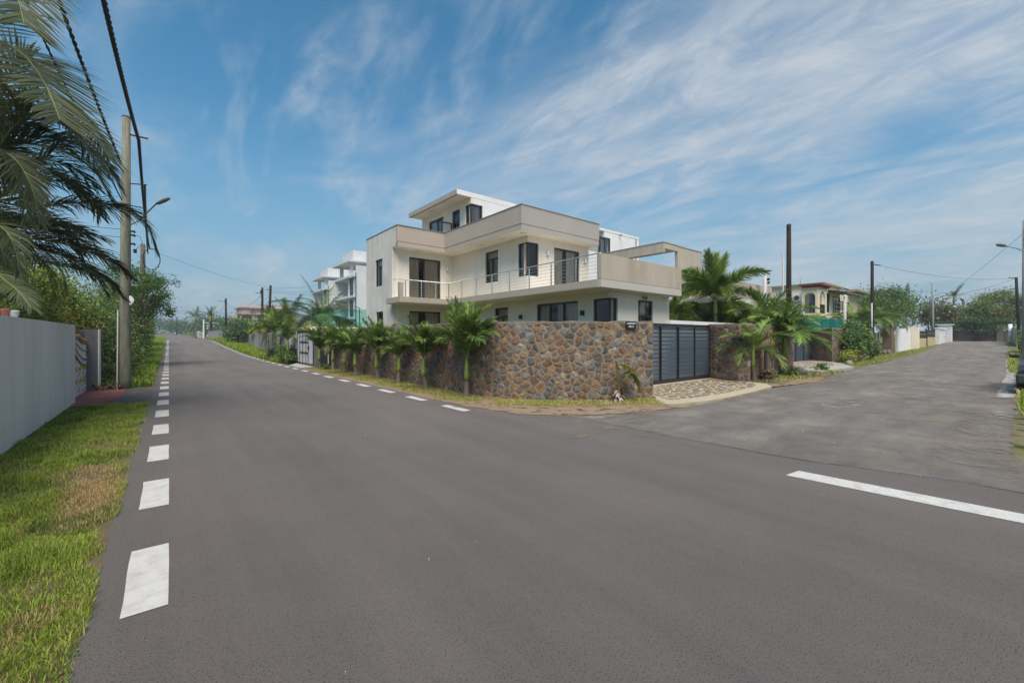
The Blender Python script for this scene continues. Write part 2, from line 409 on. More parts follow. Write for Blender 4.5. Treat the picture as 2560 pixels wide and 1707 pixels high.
# pale dust and cement smears lying on the worn street
def smear(name, cx, cy, rx, ry, m, dz, parent):
    n = 14; P = []
    for k in range(n):
        t = 2 * math.pi * k / n; q = rg.uniform(.6, 1.1); P.append((cx + rx * q * math.cos(t), cy + ry * q * math.sin(t)))
    mb = MB(); mb.face([(x, y, zg(x, y) + dz) for x, y in P]); return mb.build(name, m, parent)
for (u, v, rx, ry) in ((1490, 1046, .9, .22), (2060, 980, 1.0, .35), (2150, 953, 1.8, .45), (2190, 918, 2.4, .45), (2290, 904, 3.2, .5), (2440, 874, 4, .9), (2480, 1074, .7, .25), (2300, 988, .9, .3), (2410, 926, 1.0, .3), (2350, 955, 2.2, .4), (2100, 1010, 1.2, .4)):
    x, y, _ = at(u, v, Z=0)
    smear('smear', x, y, rx, ry, M_SMEAR, .0185 if u < 1700 else .0085, street)
for (u, v, rx, ry) in ((1520, 1072, 1.4, .35), (1640, 1090, 1.2, .3), (2060, 960, 2.2, .3), (2250, 960, 3.5, .7), (2380, 1040, 1.6, .6), (2460, 1120, 1.0, .5), (2350, 1180, .5, .3), (2440, 1010, 1.5, .5), (2200, 895, 4, .5), (2140, 935, 3, .3)):
    x, y, _ = at(u, v, Z=0)
    smear('dust', x, y, rx, ry, M_DUSTY, .0145 if u < 1700 else .0075, street)
# litter flecks and stones near the seam
mb = MB()
for k in range(150):
    if k < 95: x, y = rg.uniform(6.5, 20), rg.uniform(.4, 5.6)
    elif k < 105: x, y = rg.uniform(.4, 6), rg.uniform(2, 10)
    else: x, y = rg.gauss(8, 1.2), rg.gauss(5.9, .5)
    r = rg.uniform(.003, .008) if k % 9 else rg.uniform(.008, .014)
    z = zg(x, y) + .02; a = rg.uniform(0, 6)
    p = [(x + r * math.cos(a + t) * rg.uniform(.7, 1.2), y + r * math.sin(a + t) * rg.uniform(.7, 1.2)) for t in (0, 1.5, 3.1, 4.6)]
    mb.prism(p, z - .015, z + r * .5)
o = mb.build('gravel', mat('pale_gravel', (.36, .34, .31), .9, .3, 40), None); tag(o, 'loose pale grit scattered over the junction', 'gravel', kind='stuff')

# ------------------------------------------------------------------ grass
def leafmat(name, c, var=.25, trans=.35, rnd=.0, scale=4, coord='pos', rough=.6, tint=None):
    return mat(name, c, rough, var, scale, 4, coord=coord, trans=trans, rnd=rnd, spec=.25, tint=tint, tint_scale=2.2)
G1 = leafmat('grass_green', (.225, .325, .042)); G2 = leafmat('grass_lime', (.345, .44, .062)); G3 = leafmat('grass_straw', (.50, .37, .18)); G4 = leafmat('grass_dark', (.13, .20, .036))
GM = [G1, G2, G3, G4]
def grass(name, P, h, w, MI, label, seed=0, lean=.6, dz=0.0, cat='grass', hm=1.0):
    r = np.random.default_rng(seed); n = len(P)
    z = zgv(P[:, 0], P[:, 1]) + dz
    az = r.uniform(0, 2 * np.pi, n); ln = r.uniform(.1, lean, n)
    hh = h * r.uniform(.45, 1.25, n) * hm; ww = w * r.uniform(.6, 1.3, n)
    d = np.stack([np.cos(az), np.sin(az)], 1); sd = np.stack([-np.sin(az), np.cos(az)], 1)
    B = np.concatenate([P, z[:, None]], 1)
    def pt(f, l, wd, sgn):
        q = B.copy(); q[:, :2] += d * (hh * l)[:, None] + sd * (ww * wd * sgn)[:, None]; q[:, 2] += hh * f; return q
    V = np.stack([pt(0, 0, .5, -1), pt(0, 0, .5, 1), pt(.6, .35 * ln, .42, -1), pt(.6, .35 * ln, .42, 1), pt(.6 + .4 * np.cos(ln), ln, 0, 0)], 1).reshape(-1, 3)
    i = np.arange(n)[:, None] * 5
    T = np.stack([i + [0, 1, 2], i + [1, 3, 2], i + [2, 3, 4]], 1).reshape(-1, 3)
    o = obj(name, mesh_np(name, V, T, GM, np.repeat(MI, 3)))
    return tag(o, label, cat, kind='stuff')
rn = np.random.default_rng(3)
def sn(P, f, ph=0):   # smooth patchiness 0..1
    return .5 + .25 * (np.sin(P[:, 0] * f + ph + 1.7 * np.sin(P[:, 1] * f * .7)) + np.sin(P[:, 1] * f * 1.3 + ph * 2 + 1.3 * np.sin(P[:, 0] * f * 1.9)))
def scatter(n, x0, x1, y0, y1): return np.stack([rn.uniform(x0, x1, n), rn.uniform(y0, y1, n)], 1)
# left verge, near the camera: long tufty grass with a dry strip by the asphalt
P = np.concatenate([scatter(105000, -1.8, -.36, 1.2, 6.5), scatter(60000, -1.8, -.36, 6.5, 14.3)])
edge = -.415 + .085 * np.sin(P[:, 1] * 2.3) + .05 * np.sin(P[:, 1] * 7.1) + .03 * np.sin(P[:, 1] * 17) - .02
P = P[P[:, 0] < edge + .10 * rn.random(len(P))]
dry = np.exp(-((P[:, 0] + .70 + .13 * np.sin(P[:, 1] * .9)) / .21) ** 2) * (sn(P, 1.1) > .22) * np.clip((P[:, 1] - 3.2) / 1.2, 0, 1) * np.clip((9.6 - P[:, 1]) / 2, 0, 1)
q = rn.random(len(P)); MI = np.where(q < .42, 0, np.where(q < .80, 1, np.where(q < .90, 2, 3)))
MI = np.where(rn.random(len(P)) < dry * 1.25, 2, MI); MI = np.where((sn(P, 4.3, 2) > .70) & (rn.random(len(P)) < .6) & (MI != 2), 1, MI); MI = np.where((sn(P, 3.7, 5) < .30) & (rn.random(len(P)) < .55), 3, MI); MI = np.where((P[:, 0] < -1.3) & (rn.random(len(P)) < .5), 3, MI)
keep = rn.random(len(P)) < .55 + .45 * sn(P, 3.1)
grass('grass', P[keep], .062, .0055, MI[keep], 'tufty green grass with a dry yellow streak beside the near road edge', 1, 1.0, hm=(.45 + 1.15 * sn(P, 5.3, 1) ** 1.5 * (1 - .45 * np.clip(dry, 0, 1)))[keep])
# under the wall palms
P = np.concatenate([scatter(26000, 5.5, 6.72, 9.0, 24.3)]); P = P[P[:, 0] > 5.62 + .12 * np.sin(P[:, 1] * 3) + .25 * rn.random(len(P)) ** 2]
tt = rn.random(9000); ex = np.interp(tt, [0, .33, .66, 1], [6.7, 7.4, 8.7, 10.1]); ey = np.interp(tt, [0, .33, .66, 1], [9.0, 8.1, 7.05, 6.4])
dd = rn.random(9000) ** 1.2 * .95; P2 = np.stack([ex - .62 * dd, ey - .78 * dd], 1)
P = np.concatenate([P, P2]); q = rn.random(len(P)); pch = sn(P, 2.2)
MI = np.where(q < .35, 0, np.where(q < .45 + .2 * pch, 1, 2)); keep = rn.random(len(P)) < .35 + .75 * pch
grass('grass', P[keep], .055, .011, MI[keep], 'short yellowing grass along the foot of the stone wall', 2, 1.1, .01)
# bank beyond the white gate
P = scatter(36000, 5.5, 8.2, 31, 95); P = P[(P[:, 0] < 6.6 + (P[:, 1] - 31) * .05) & (P[:, 0] > 5.5)]
q = rn.random(len(P)); MI = np.where(q < .4, 0, np.where(q < .85, 1, 3))
grass('grass', P, .42, .05, MI, 'tall bright grass bank rising along the far edge of the main road', 3, .9, -.05)
# foot of the hedge on the other side
P = np.concatenate([scatter(30000, -1.7, -.42, 18.9, 70), scatter(9000, -3.5, -.5, 70, 150)]); P = P[P[:, 0] < -.45 - .12 * np.sin(P[:, 1] * 1.3) ** 2]
q = rn.random(len(P)); MI = np.where(q < .45, 0, np.where(q < .8, 1, 3))
grass('grass', P, .20, .028, MI, 'rough grass between the road edge and the leafy hedge', 4, .9)
# side street edges
P = np.concatenate([scatter(5000, 16.5, 25, 5.6, 7.2), scatter(6000, 28, 40, 6.1, 7.6), scatter(5000, 40, 70, 7.0, 8.3)])
P = P[rn.random(len(P)) < .25 + .8 * (sn(P, 1.4) > .5)]
q = rn.random(len(P)); MI = np.where(q < .45, 0, np.where(q < .6, 1, np.where(q < .9, 2, 3)))
grass('grass', P, .12, .022, MI, 'sparse grass and weeds along the driveway side of the side street', 5, .9)
P = np.concatenate([scatter(9000, 13, 30, -1.6, .26), scatter(14000, 30, 62, -2.5, 1.4)]); P = P[P[:, 1] < np.interp(P[:, 0], [13, 16, 30, 62], [-.1, .05, .55, 1.3]) - .1 + .3 * rn.random(len(P))]
q = rn.random(len(P)); MI = np.where(q < .4, 0, np.where(q < .7, 1, np.where(q < .9, 2, 3)))
grass('grass', P, .25, .04, MI, 'unmown grass on the far shoulder of the side street by the parked car', 6, .9)
# ------------------------------------------------------------------ villa building blocks
def wall(parent, axis, c, a0, a1, z0, z1, holes=(), t=.2, m=M_WALL, name='wall'):
    """an upright wall whose outer face lies at axis = c, with real openings (a0, a1, z0, z1)"""
    A = sorted({a0, a1, *[min(max(h[0], a0), a1) for h in holes], *[min(max(h[1], a0), a1) for h in holes]})
    Z = sorted({z0, z1, *[min(max(h[2], z0), z1) for h in holes], *[min(max(h[3], z0), z1) for h in holes]})
    mb = MB()
    def P(a, d, z): return (c + d, a, z) if axis == 'X' else (a, c + d, z)
    def q(pts, flip):
        mb.face(pts[::-1] if flip else pts)
    fl = axis == 'X'
    solid = {}
    for i in range(len(A) - 1):
        for j in range(len(Z) - 1):
            am, zm = (A[i] + A[i + 1]) / 2, (Z[j] + Z[j + 1]) / 2
            solid[i, j] = not any(h[0] < am < h[1] and h[2] < zm < h[3] for h in holes)
    for (i, j), s_ in solid.items():
        if not s_: continue
        p, r, z, w = A[i], A[i + 1], Z[j], Z[j + 1]
        q([P(p, 0, z), P(r, 0, z), P(r, 0, w), P(p, 0, w)], fl)
        q([P(r, t, z), P(p, t, z), P(p, t, w), P(r, t, w)], fl)
        if not solid.get((i - 1, j), False): q([P(p, t, z), P(p, 0, z), P(p, 0, w), P(p, t, w)], fl)
        if not solid.get((i + 1, j), False): q([P(r, 0, z), P(r, t, z), P(r, t, w), P(r, 0, w)], fl)
        if not solid.get((i, j - 1), False): q([P(p, t, z), P(r, t, z), P(r, 0, z), P(p, 0, z)], fl)
        if not solid.get((i, j + 1), False): q([P(p, 0, w), P(r, 0, w), P(r, t, w), P(p, t, w)], fl)
    return mb.build(name, m, parent)

def curtain_mesh(axis, c, a0, a1, z0, z1, rngc):
    V = []; F = []; n = max(6, int((a1 - a0) / .045)); ph = rngc.uniform(0, 6)
    for k in range(n + 1):
        a = a0 + (a1 - a0) * k / n; d = .028 * math.sin(k * 1.25 + ph) + .016 * math.sin(k * .47 + ph)
        for z in (z0, z1): V.append((c + d, a, z) if axis == 'X' else (a, c + d, z))
    for k in range(n): i = 2 * k; F.append((i, i + 2, i + 3, i + 1))
    return V, F
rgw = random.Random(11)
def window(parent, axis, c, a0, a1, z0, z1, mull=(), trans=None, curtains=((0, 1),), fw=.07, cm=None, name='window', inset=.06, glass=True, sides=(1, 1, 1, 1)):
    """frame with mullions and transom, one glass pane per light, curtains hung behind the glass"""
    mb = MB()
    def bx(p, q, z, w, d0, d1): mb.box((c + d0, p, z) if axis == 'X' else (p, c + d0, z), (c + d1, q, w) if axis == 'X' else (q, c + d1, w))
    d0, d1 = inset, inset + .07
    if sides[0]: bx(a0, a0 + fw, z0, z1, d0, d1)
    if sides[1]: bx(a1 - fw, a1, z0, z1, d0, d1)
    if sides[2]: bx(a0 + fw, a1 - fw, z0, z0 + fw, d0, d1)
    if sides[3]: bx(a0 + fw, a1 - fw, z1 - fw, z1, d0, d1)
    cuts = [a0] + [a0 + (a1 - a0) * f for f in mull] + [a1]
    top = trans if trans else z1 - fw
    for a in cuts[1:-1]: bx(a - fw * .55, a + fw * .55, z0 + fw, top - (fw / 2 if trans else 0), d0 - .008, d1 - .004)
    if trans: bx(a0 + fw, a1 - fw, trans - fw / 2, trans + fw / 2, d0 - .004, d1 - .002)
    fr = mb.build(name, M_FRAME, parent)
    for p, q in zip(cuts, cuts[1:]):
        mb = MB(); pts = [(p + .01, z0 + .01), (q - .01, z0 + .01), (q - .01, top), (p + .01, top)]
        P = [((c + inset + .035, a, z) if axis == 'X' else (a, c + inset + .035, z)) for a, z in pts]
        mb.face(P[::-1] if axis == 'X' else P); mb.build('pane', M_GLASS, fr)
    if trans:
        pts = [(a0 + .01, top), (a1 - .01, top), (a1 - .01, z1 - .01), (a0 + .01, z1 - .01)]
        mb = MB(); P = [((c + inset + .035, a, z) if axis == 'X' else (a, c + inset + .035, z)) for a, z in pts]
        mb.face(P[::-1] if axis == 'X' else P); mb.build('pane', M_GLASS, fr)
    for f0, f1 in curtains:
        V, F = curtain_mesh(axis, c + .24, a0 + (a1 - a0) * f0, a0 + (a1 - a0) * f1, z0 + .02, z1 - .02, rgw)
        mb = MB(); mb.V = V; mb.F = F; mb.M = [0] * len(F); mb.build('curtain', cm or M_CURT, fr)
    return fr
def sconce(parent, p, up=True, dark=False):
    mb = MB()
    if dark:
        mb.box((p[0] - .13, p[1] - .07, p[2] - .10), (p[0], p[1] + .07, p[2] + .10)); mb.build('wall_lamp', M_BLACK, parent)
    else:
        mb.tube([(p[0], p[1], p[2] - .11), (p[0], p[1], p[2] + .13)], .055, 10); mb.box((p[0] - .03, p[1] - .03, p[2] - .15), (p[0] + .03, p[1] + .03, p[2] - .11), 1)
        mb.build('wall_lamp', [M_WHITE, M_BLACK], parent)
def disc_lamp(parent, x, y, z):
    mb = MB(); mb.tube([(x, y, z), (x, y, z - .035), (x, y, z - .06)], [.17, .165, .10], 18); mb.build('ceiling_lamp', M_LAMP, parent, smooth=False)
def floodlight(parent, x, y, z, dx, dy, name='floodlight'):
    mb = MB(); d = Vector((dx, dy, -.45)).normalized(); p = Vector((x, y, z)); e = p + d * .16
    mb.beam(p, e, .05, .03, 1); s_ = d.cross(Vector((0, 0, 1))).normalized(); u_ = s_.cross(d)
    c0 = e + d * .02
    mb.beam(c0 - u_ * .07 + d * .0, c0 + u_ * .07, .17, .05, 1)
    f = c0 + d * .03
    mb.face([f - s_ * .075 - u_ * .06, f + s_ * .075 - u_ * .06, f + s_ * .075 + u_ * .06, f - s_ * .075 + u_ * .06], 0)
    return mb.build(name, [M_LAMP, M_BLACK], parent)

villa = thing('villa', 'cream three-storey villa with taupe roof fascias, dark windows and steel-railed balcony behind the stone wall', 'house', (13.3, 10.3, 0))
V = villa
XW = 13.3
# ground floor
wall(V, 'X', XW, 10.3, 21.8, -.05, 3.45, [(10.3, 11.17, .55, 3.2), (12.0, 14.53, .55, 3.19), (16.69, 17.81, .9, 3.18)])
wall(V, 'Y', 10.3, XW + .2, 17.5, -.05, 3.45, [(XW, 13.75, .55, 3.2), (15.12, 16.2, .8, 3.21)])
window(V, 'X', XW, 10.37, 11.17, .55, 3.2, curtains=(), fw=.075, sides=(1, 1, 1, 1))
window(V, 'Y', 10.3, XW + .01, 13.75, .55, 3.2, curtains=((.75, 1),), sides=(0, 1, 1, 1))
window(V, 'X', XW, 12.0, 14.53, .55, 3.19, mull=(.34, .68), curtains=((.0, .55), (.72, 1)), name='sliding_window')
window(V, 'X', XW, 16.69, 17.81, .9, 3.18, trans=2.72, mull=(.5,), curtains=((0, 1),))
window(V, 'Y', 10.3, 15.12, 16.2, .8, 3.21, mull=(.5,), trans=2.55, curtains=((.45, .8),))
wall(V, 'X', 17.3, 10.5, 22, -.05, 3.45, t=.2)
# upper floor
wall(V, 'X', XW, 15.18, 22, 3.72, 6.53, [(15.18, 15.9, 4.61, 6.23), (17.52, 18.66, 4.58, 6.23)])
wall(V, 'Y', 15.18, XW + .2, 17.7, 3.72, 6.53, [(XW, 14.01, 4.61, 6.23), (15.08, 16.97, 3.74, 6.2)])
window(V, 'X', XW, 15.25, 15.9, 4.61, 6.23, curtains=((.2, 1),), cm=M_CURTG)
window(V, 'Y', 15.18, XW + .01, 14.01, 4.61, 6.23, curtains=((0, .4),), sides=(0, 1, 1, 1))
window(V, 'X', XW, 17.52, 18.66, 4.58, 6.23, trans=5.82, mull=(.5,))
window(V, 'Y', 15.18, 15.08, 16.97, 3.74, 6.2, mull=(.47,), curtains=((0, .42), (.5, .95)), name='sliding_door')
wall(V, 'X', 17.5, 15.38, 22, 3.72, 6.53)
wall(V, 'Y', 16.9, 17.7, 21.2, 3.72, 6.9, m=M_WHITE)
# recessed bay on the road side
wall(V, 'Y', 22.0, 9.65, XW, -.05, 3.45, [(10.46, 12.44, .6, 3.14)])
wall(V, 'Y', 22.0, 9.65, XW, 3.72, 6.53, [(10.46, 12.45, 3.74, 6.17)])
window(V, 'Y', 22.0, 10.46, 12.44, .6, 3.14, mull=(.5,), curtains=((0, .35), (.55, 1)), name='sliding_door')
window(V, 'Y', 22.0, 10.46, 12.45, 3.74, 6.17, mull=(.48,), curtains=((0, .36), (.5, 1)), name='sliding_door')
# side block by the road
wall(V, 'X', 9.45, 22.0, 25.85, -.05, 7.64, [(23.25, 24.3, 1.5, 3.14), (23.35, 24.4, 4.61, 6.17)], m=M_WALLW)
window(V, 'X', 9.45, 23.35, 24.4, 4.61, 6.17, trans=5.74, mull=(.5,), curtains=((0, 1),), cm=M_CURTG)
window(V, 'X', 9.45, 23.25, 24.3, 1.5, 3.14, trans=2.68, mull=(.5,), curtains=())
wall(V, 'Y', 25.65, 9.65, 17.7, -.05, 7.6)
boxes('wall', M_SHADE, V, ((13.55, 19.9, 0), (13.6, 21.75, 3.4)), ((17.0, 11, .1), (17.25, 21.5, 3.4)), ((14.5, 21.2, .1), (17.0, 21.4, 6.5)), ((17.3, 15.5, 3.8), (17.45, 21.5, 6.5)), ((9.8, 24.9, 0), (13.5, 25.0, 6.5)), ((13.4, 22.3, 0), (13.5, 24.8, 6.5)))  # backing walls behind the windows, indoor darkness put into their colour
# floor slabs and roof
fl = MB(); fl.prism([(11.935, 9.665), (17.37, 9.665), (17.37, 15.1), (17.69, 15.1), (17.69, 25.6), (9.5, 25.6), (9.5, 21.985), (9.13, 21.985), (9.13, 20.275), (11.935, 20.275)], 3.45, 3.70)
fl.build('balcony_slab', M_SOFF, V)
up = MB()
up.box((11.92, 9.85, 3.47), (12.06, 20.40, 3.745)); up.box((9.30, 20.26, 3.47), (11.92, 20.40, 3.745)); up.box((9.10, 20.25, 3.46), (9.31, 20.47, 4.47)); up.box((9.10, 20.47, 3.46), (9.25, 21.99, 3.745))
up.build('balcony_edge', M_TAUPE, V)
pp = MB(); pp.box((11.915, 9.645, 3.745), (17.385, 9.83, 4.65)); pp.box((17.2, 9.83, 3.745), (17.385, 14.5, 4.65)); pp.build('parapet', M_TAUPE2, V)
pb = MB(); pb.box((11.918, 9.648, 3.455), (17.383, 9.84, 3.735)); pb.build('slab_band', mat('pale_taupe_paint', (.46, .435, .395), .85, .05, .9, 6, .08, 60), V)
rf = MB(); rf.prism([(12.35, 14.52), (17.76, 14.52), (17.76, 25.8), (9.47, 25.8), (9.47, 21.36), (12.35, 21.36)], 6.53, 6.72); rf.build('eaves_slab', M_SOFF, V)
def ring(path, w, z0, z1):
    m = MB()
    for (p, q) in path:
        x0, x1 = sorted((p[0], q[0])); y0, y1 = sorted((p[1], q[1]))
        m.box((x0, y0, z0), (max(x1, x0 + w), max(y1, y0 + w), z1))
    return m
fx = MB(); fx.box((12.33, 14.68, 6.80), (12.5, 21.34, 7.66)); fx.box((12.345, 14.68, 6.54), (12.5, 21.34, 6.795)); fx.build('fascia', M_TAUPE, V)
fy = MB(); fy.box((12.33, 14.5, 6.80), (17.76, 14.68, 7.66)); fy.box((12.345, 14.515, 6.54), (17.75, 14.68, 6.795)); fy.build('fascia', M_GREYSH, V)  # same taupe fascia; the duller light on this side is put into the colour
fz = MB(); fz.box((9.46, 21.34, 6.80), (12.5, 21.5, 7.66)); fz.box((9.47, 21.355, 6.54), (12.5, 21.5, 6.795)); fz.build('fascia', mat('rosy_taupe_paint', (.43, .36, .315), .85, .05, .9, 6, .08, 60), V)
boxes('fascia', M_WALLW, V, ((9.455, 21.51, 6.56), (9.6, 21.995, 7.65)))
cp = MB(); cp.box((12.3, 14.47, 7.66), (12.54, 21.3, 7.68)); cp.box((12.54, 14.47, 7.66), (17.79, 14.72, 7.68)); cp.box((9.43, 21.3, 7.66), (12.54, 21.53, 7.68)); cp.box((9.42, 21.53, 7.655), (9.66, 25.88, 7.675)); cp.build('coping', mat('dark_coping', (.33, .30, .265), .9, .08, 2), V)
boxes('roof_deck', M_GREYSH, V, ((9.7, 21.6, 6.9), (17.5, 25.6, 7.1)), ((12.6, 14.75, 6.9), (17.5, 21.6, 7.1)))
# top floor under its flat roof
wall(V, 'X', XW, 20.04, 26.0, 7.1, 9.6, [(20.04, 20.64, 7.4, 9.25), (21.25, 22.11, 7.2, 9.24), (23.14, 25.05, 7.2, 9.22)])
wall(V, 'Y', 20.04, XW + .2, 17.7, 7.1, 9.6, [(XW, 14.1, 7.4, 9.25)], m=M_WHITE)
window(V, 'X', XW, 20.1, 20.64, 7.4, 9.25, cm=M_CURTG)
window(V, 'Y', 20.04, XW + .01, 14.1, 7.4, 9.25, cm=M_CURTG, sides=(0, 1, 1, 1))
window(V, 'X', XW, 21.25, 22.11, 7.2, 9.24, trans=8.55, curtains=(), name='window')
window(V, 'X', XW, 23.14, 25.05, 7.2, 9.22, mull=(.45,), cm=M_CURTG, name='sliding_door')
lf = MB(); lf.box((12.55, 22.08, 7.2), (13.3, 22.13, 7.27)); lf.box((12.55, 22.08, 8.48), (13.3, 22.13, 8.55)); lf.box((12.55, 22.08, 7.27), (12.62, 22.13, 8.48)); lf.box((13.23, 22.08, 7.27), (13.3, 22.13, 8.48)); lf = lf.build('casement', M_FRAME, V)
boxes('pane', M_GLASS, lf, ((12.61, 22.10, 7.26), (13.24, 22.11, 8.49)))
wall(V, 'Y', 25.8, XW + .2, 17.7, 7.1, 9.6); wall(V, 'X', 17.5, 20.24, 25.8, 7.1, 9.6)
boxes('wall', M_SHADE, V, ((15.4, 20.4, 7.1), (15.5, 25.7, 9.5)))
boxes('roof_slab', M_SOFF, V, ((12.38, 20.05, 9.60), (17.7, 26.06, 9.72)))
boxes('roof_edge', mat('taupe_edge', (.36, .32, .28), .85, .05, 1), V, ((12.355, 20.06, 9.59), (12.5, 26.08, 9.86)))
boxes('roof_edge', M_WHITE, V, ((12.36, 20.03, 9.59), (17.72, 20.045, 9.86)), ((12.5, 20.045, 9.73), (17.72, 26.08, 9.85)))
# steel railing: posts, rods, hand rail
rail = MB(); rail.tube([(11.97, 9.70, 4.66), (11.97, 9.8, 4.67), (11.97, 20.3, 4.62), (9.0, 20.3, 4.62), (8.82, 20.35, 4.58)], .024, 8); rail = rail.build('railing', M_STEEL, V, smooth=True)
for k in range(8):
    yy = 10.9 + k * 1.34
    boxes('post', M_STEEL, rail, ((11.965, yy - .02, 3.745), (11.975 + .03, yy + .02, 4.62)))
for xx in (11.2, 10.35, 9.45): boxes('post', M_STEEL, rail, ((xx - .02, 20.29, 3.745), (xx + .02, 20.33, 4.60)))
for k in range(6):
    z = 3.86 + k * .135
    m = MB(); m.tube([(11.985, 9.83, z), (11.985, 20.31, z), (9.31, 20.31, z)], .0065, 5); m.build('rod', M_STEEL, rail)
# lamps
for p in ((12.9, 15.0), (12.86, 18.5), (12.86, 16.6), (15.6, 14.85), (11.0, 21.7)): disc_lamp(V, p[0], p[1], 6.53)
for p in ((12.65, 12.9), (12.6, 17.8)): disc_lamp(V, p[0], p[1], 3.45)
disc_lamp(V, 12.85, 23.9, 9.6)
sconce(V, (14.58, 15.11, 5.8)); sconce(V, (17.38, 15.11, 5.75)); sconce(V, (12.88, 21.93, 5.7))
sconce(V, (13.3, 15.64, 2.64), dark=True); sconce(V, (13.3, 11.7, 2.66), dark=True)
boxes('meter_box', M_FRAME, V, ((13.0, 21.9, 1.6), (13.25, 21.99, 2.84)))
m = MB(); m.box((13.1, 10.1, 3.38), (13.3, 10.25, 3.44), 0); m.tube([(13.02, 10.15, 3.36), (12.94, 10.08, 3.26)], [.05, .06], 10, 1); m.tube([(13.36, 10.1, 3.36), (13.46, 10.0, 3.26)], [.05, .06], 10, 1); m.build('spotlights', [M_WHITE, M_LAMP], V)
floodlight(V, 15.42, 10.3, 3.36, .55, -.8)
m = MB(); m.tube([(9.52, 21.9, 3.44), (9.50, 21.75, 3.38), (9.47, 21.6, 3.36)], [.03, .045, .045], 8); m.build('camera', M_WHITE, V)
# rooftop units
def ac(parent_name, label, x, y, z, dx, dy, h):
    t = thing('air_conditioner', label, 'air conditioner', (x, y, z))
    boxes('casing', M_WHITE, t, ((x, y, z + .05), (x + dx, y + dy, z + h)), ((x + .05, y + .05, z), (x + dx - .05, y + .12, z + .05)), ((x + .05, y + dy - .12, z), (x + dx - .05, y + dy - .05, z + .05)))
    m = MB()
    if dx < dy: m.tube([(x - .012, y + dy * .5, z + h * .52), (x - .002, y + dy * .5, z + h * .52)], h * .36, 18)
    else: m.tube([(x + dx * .5, y - .012, z + h * .52), (x + dx * .5, y - .002, z + h * .52)], h * .36, 18)
    m.build('fan_grille', M_FRAME, t)
    return t
ac('ac', 'white fan unit standing on the edge of the villa top roof', 13.5, 24.7, 9.85, .32, .85, .62)

# ------------------------------------------------------------------ twin villa behind the garden palms
T = thing('villa', 'second cream villa with an open taupe roof frame behind the tall garden palm', 'house', (25.1, 10.3, 0))
wall(T, 'Y', 14.5, 25.66, 28.85, -.05, 7.56, [(26.42, 27.07, 4.3, 5.88)], m=M_TAUPE2)
window(T, 'Y', 14.5, 26.42, 27.07, 4.3, 5.88, curtains=((.3, .8),))
wall(T, 'X', 28.65, 14.7, 26, -.05, 4.4, m=M_WALL)
m = MB(); m.prism([(23.95, 14.5), (25.655, 14.5), (25.655, 20.0), (23.95, 20.0)], 7.24, 7.60); m.build('roof_frame', M_TAUPE2, T)
boxes('roof_beam', M_TAUPE2, T, ((23.945, 14.495, 6.98), (24.14, 20.0, 7.235)))
boxes('coping', mat('dark_coping', (.33, .30, .265)), T, ((23.92, 14.47, 7.60), (25.66, 20.0, 7.635)), ((25.66, 14.47, 7.56), (28.88, 14.72, 7.60)))
boxes('parapet', M_TAUPE2, T, ((21.6, 9.65, 3.73), (27.56, 9.83, 4.58)), ((27.4, 9.83, 3.73), (27.56, 14.5, 4.58)))
boxes('balcony_slab', M_WALLW, T, ((21.6, 9.66, 3.45), (27.55, 14.5, 3.72)))
wall(T, 'Y', 10.6, 22.2, 27.3, -.05, 3.45, [(23.2, 25.2, .4, 2.9)], m=M_WALL)
window(T, 'Y', 10.6, 23.2, 25.2, .4, 2.9, mull=(.5,))
wall(T, 'X', 22.0, 10.6, 22, -.05, 3.45)
wall(T, 'Y', 20.04, 25.13, 29.5, 3.5, 9.55, [(25.13, 25.8, 6.9, 9.1)], m=M_WHITE)
wall(T, 'X', 25.13, 20.24, 27, 3.5, 9.55, m=M_WALL)
wf = window(T, 'Y', 20.04, 25.15, 25.8, 6.9, 9.1, inset=-.02, cm=M_CURTG)
boxes('window', M_FRAME, T, ((24.62, 20.02, 6.9), (24.68, 20.2, 9.08)), ((24.68, 20.02, 9.0), (25.13, 20.2, 9.08)))
boxes('pane', mat('tinted_pane', (.10, .10, .115), .15, .05, 1, spec=.6), wf, ((24.68, 20.08, 6.9), (25.13, 20.1, 9.0)))
boxes('roof_slab', M_WHITE, T, ((24.58, 20.02, 9.55), (29.5, 27, 9.72)))
boxes('downpipe', M_FRAME, T, ((29.07, 20.0, 3.5), (29.11, 20.035, 9.55)))
floodlight(T, 26.9, 20.02, 9.55, .3, -.9)
boxes('wall', M_WALL, T, ((21.3, 22.0, -.05), (25.0, 22.2, 7.0)))
# ------------------------------------------------------------------ rubble stone walls, slatted gates, crazy-paved driveways
def stone_mat(name, c, tint): return mat(name, c, .92, .24, 9, 8, .9, 30, tint=tint, tint_scale=7, tint_lo=.42, tint_hi=.64, coord='pos', rnd=.22, specks=((.12, .112, .10), 16, .585), streak=(2.2, 2.2, 2.2, .22))
SM = [stone_mat('rust_stone', (.185, .095, .048), (.25, .15, .075)), stone_mat('ochre_stone', (.29, .185, .085), (.21, .115, .05)), stone_mat('brown_stone', (.150, .095, .06), (.20, .125, .075)),
      stone_mat('basalt_stone', (.085, .080, .075), (.13, .122, .112)), stone_mat('grey_stone', (.150, .135, .115), (.215, .195, .165)), stone_mat('tan_stone', (.30, .22, .135), (.22, .14, .08)), stone_mat('pale_stone', (.36, .31, .24), (.24, .17, .10))]
SWT = [.20, .13, .30, .13, .16, .06, .02]
M_MORTAR = mat('grey_mortar', (.225, .205, .175), .95, .25, 9, 8, 1.0, 40, tint=(.14, .125, .105), tint_scale=3.0)

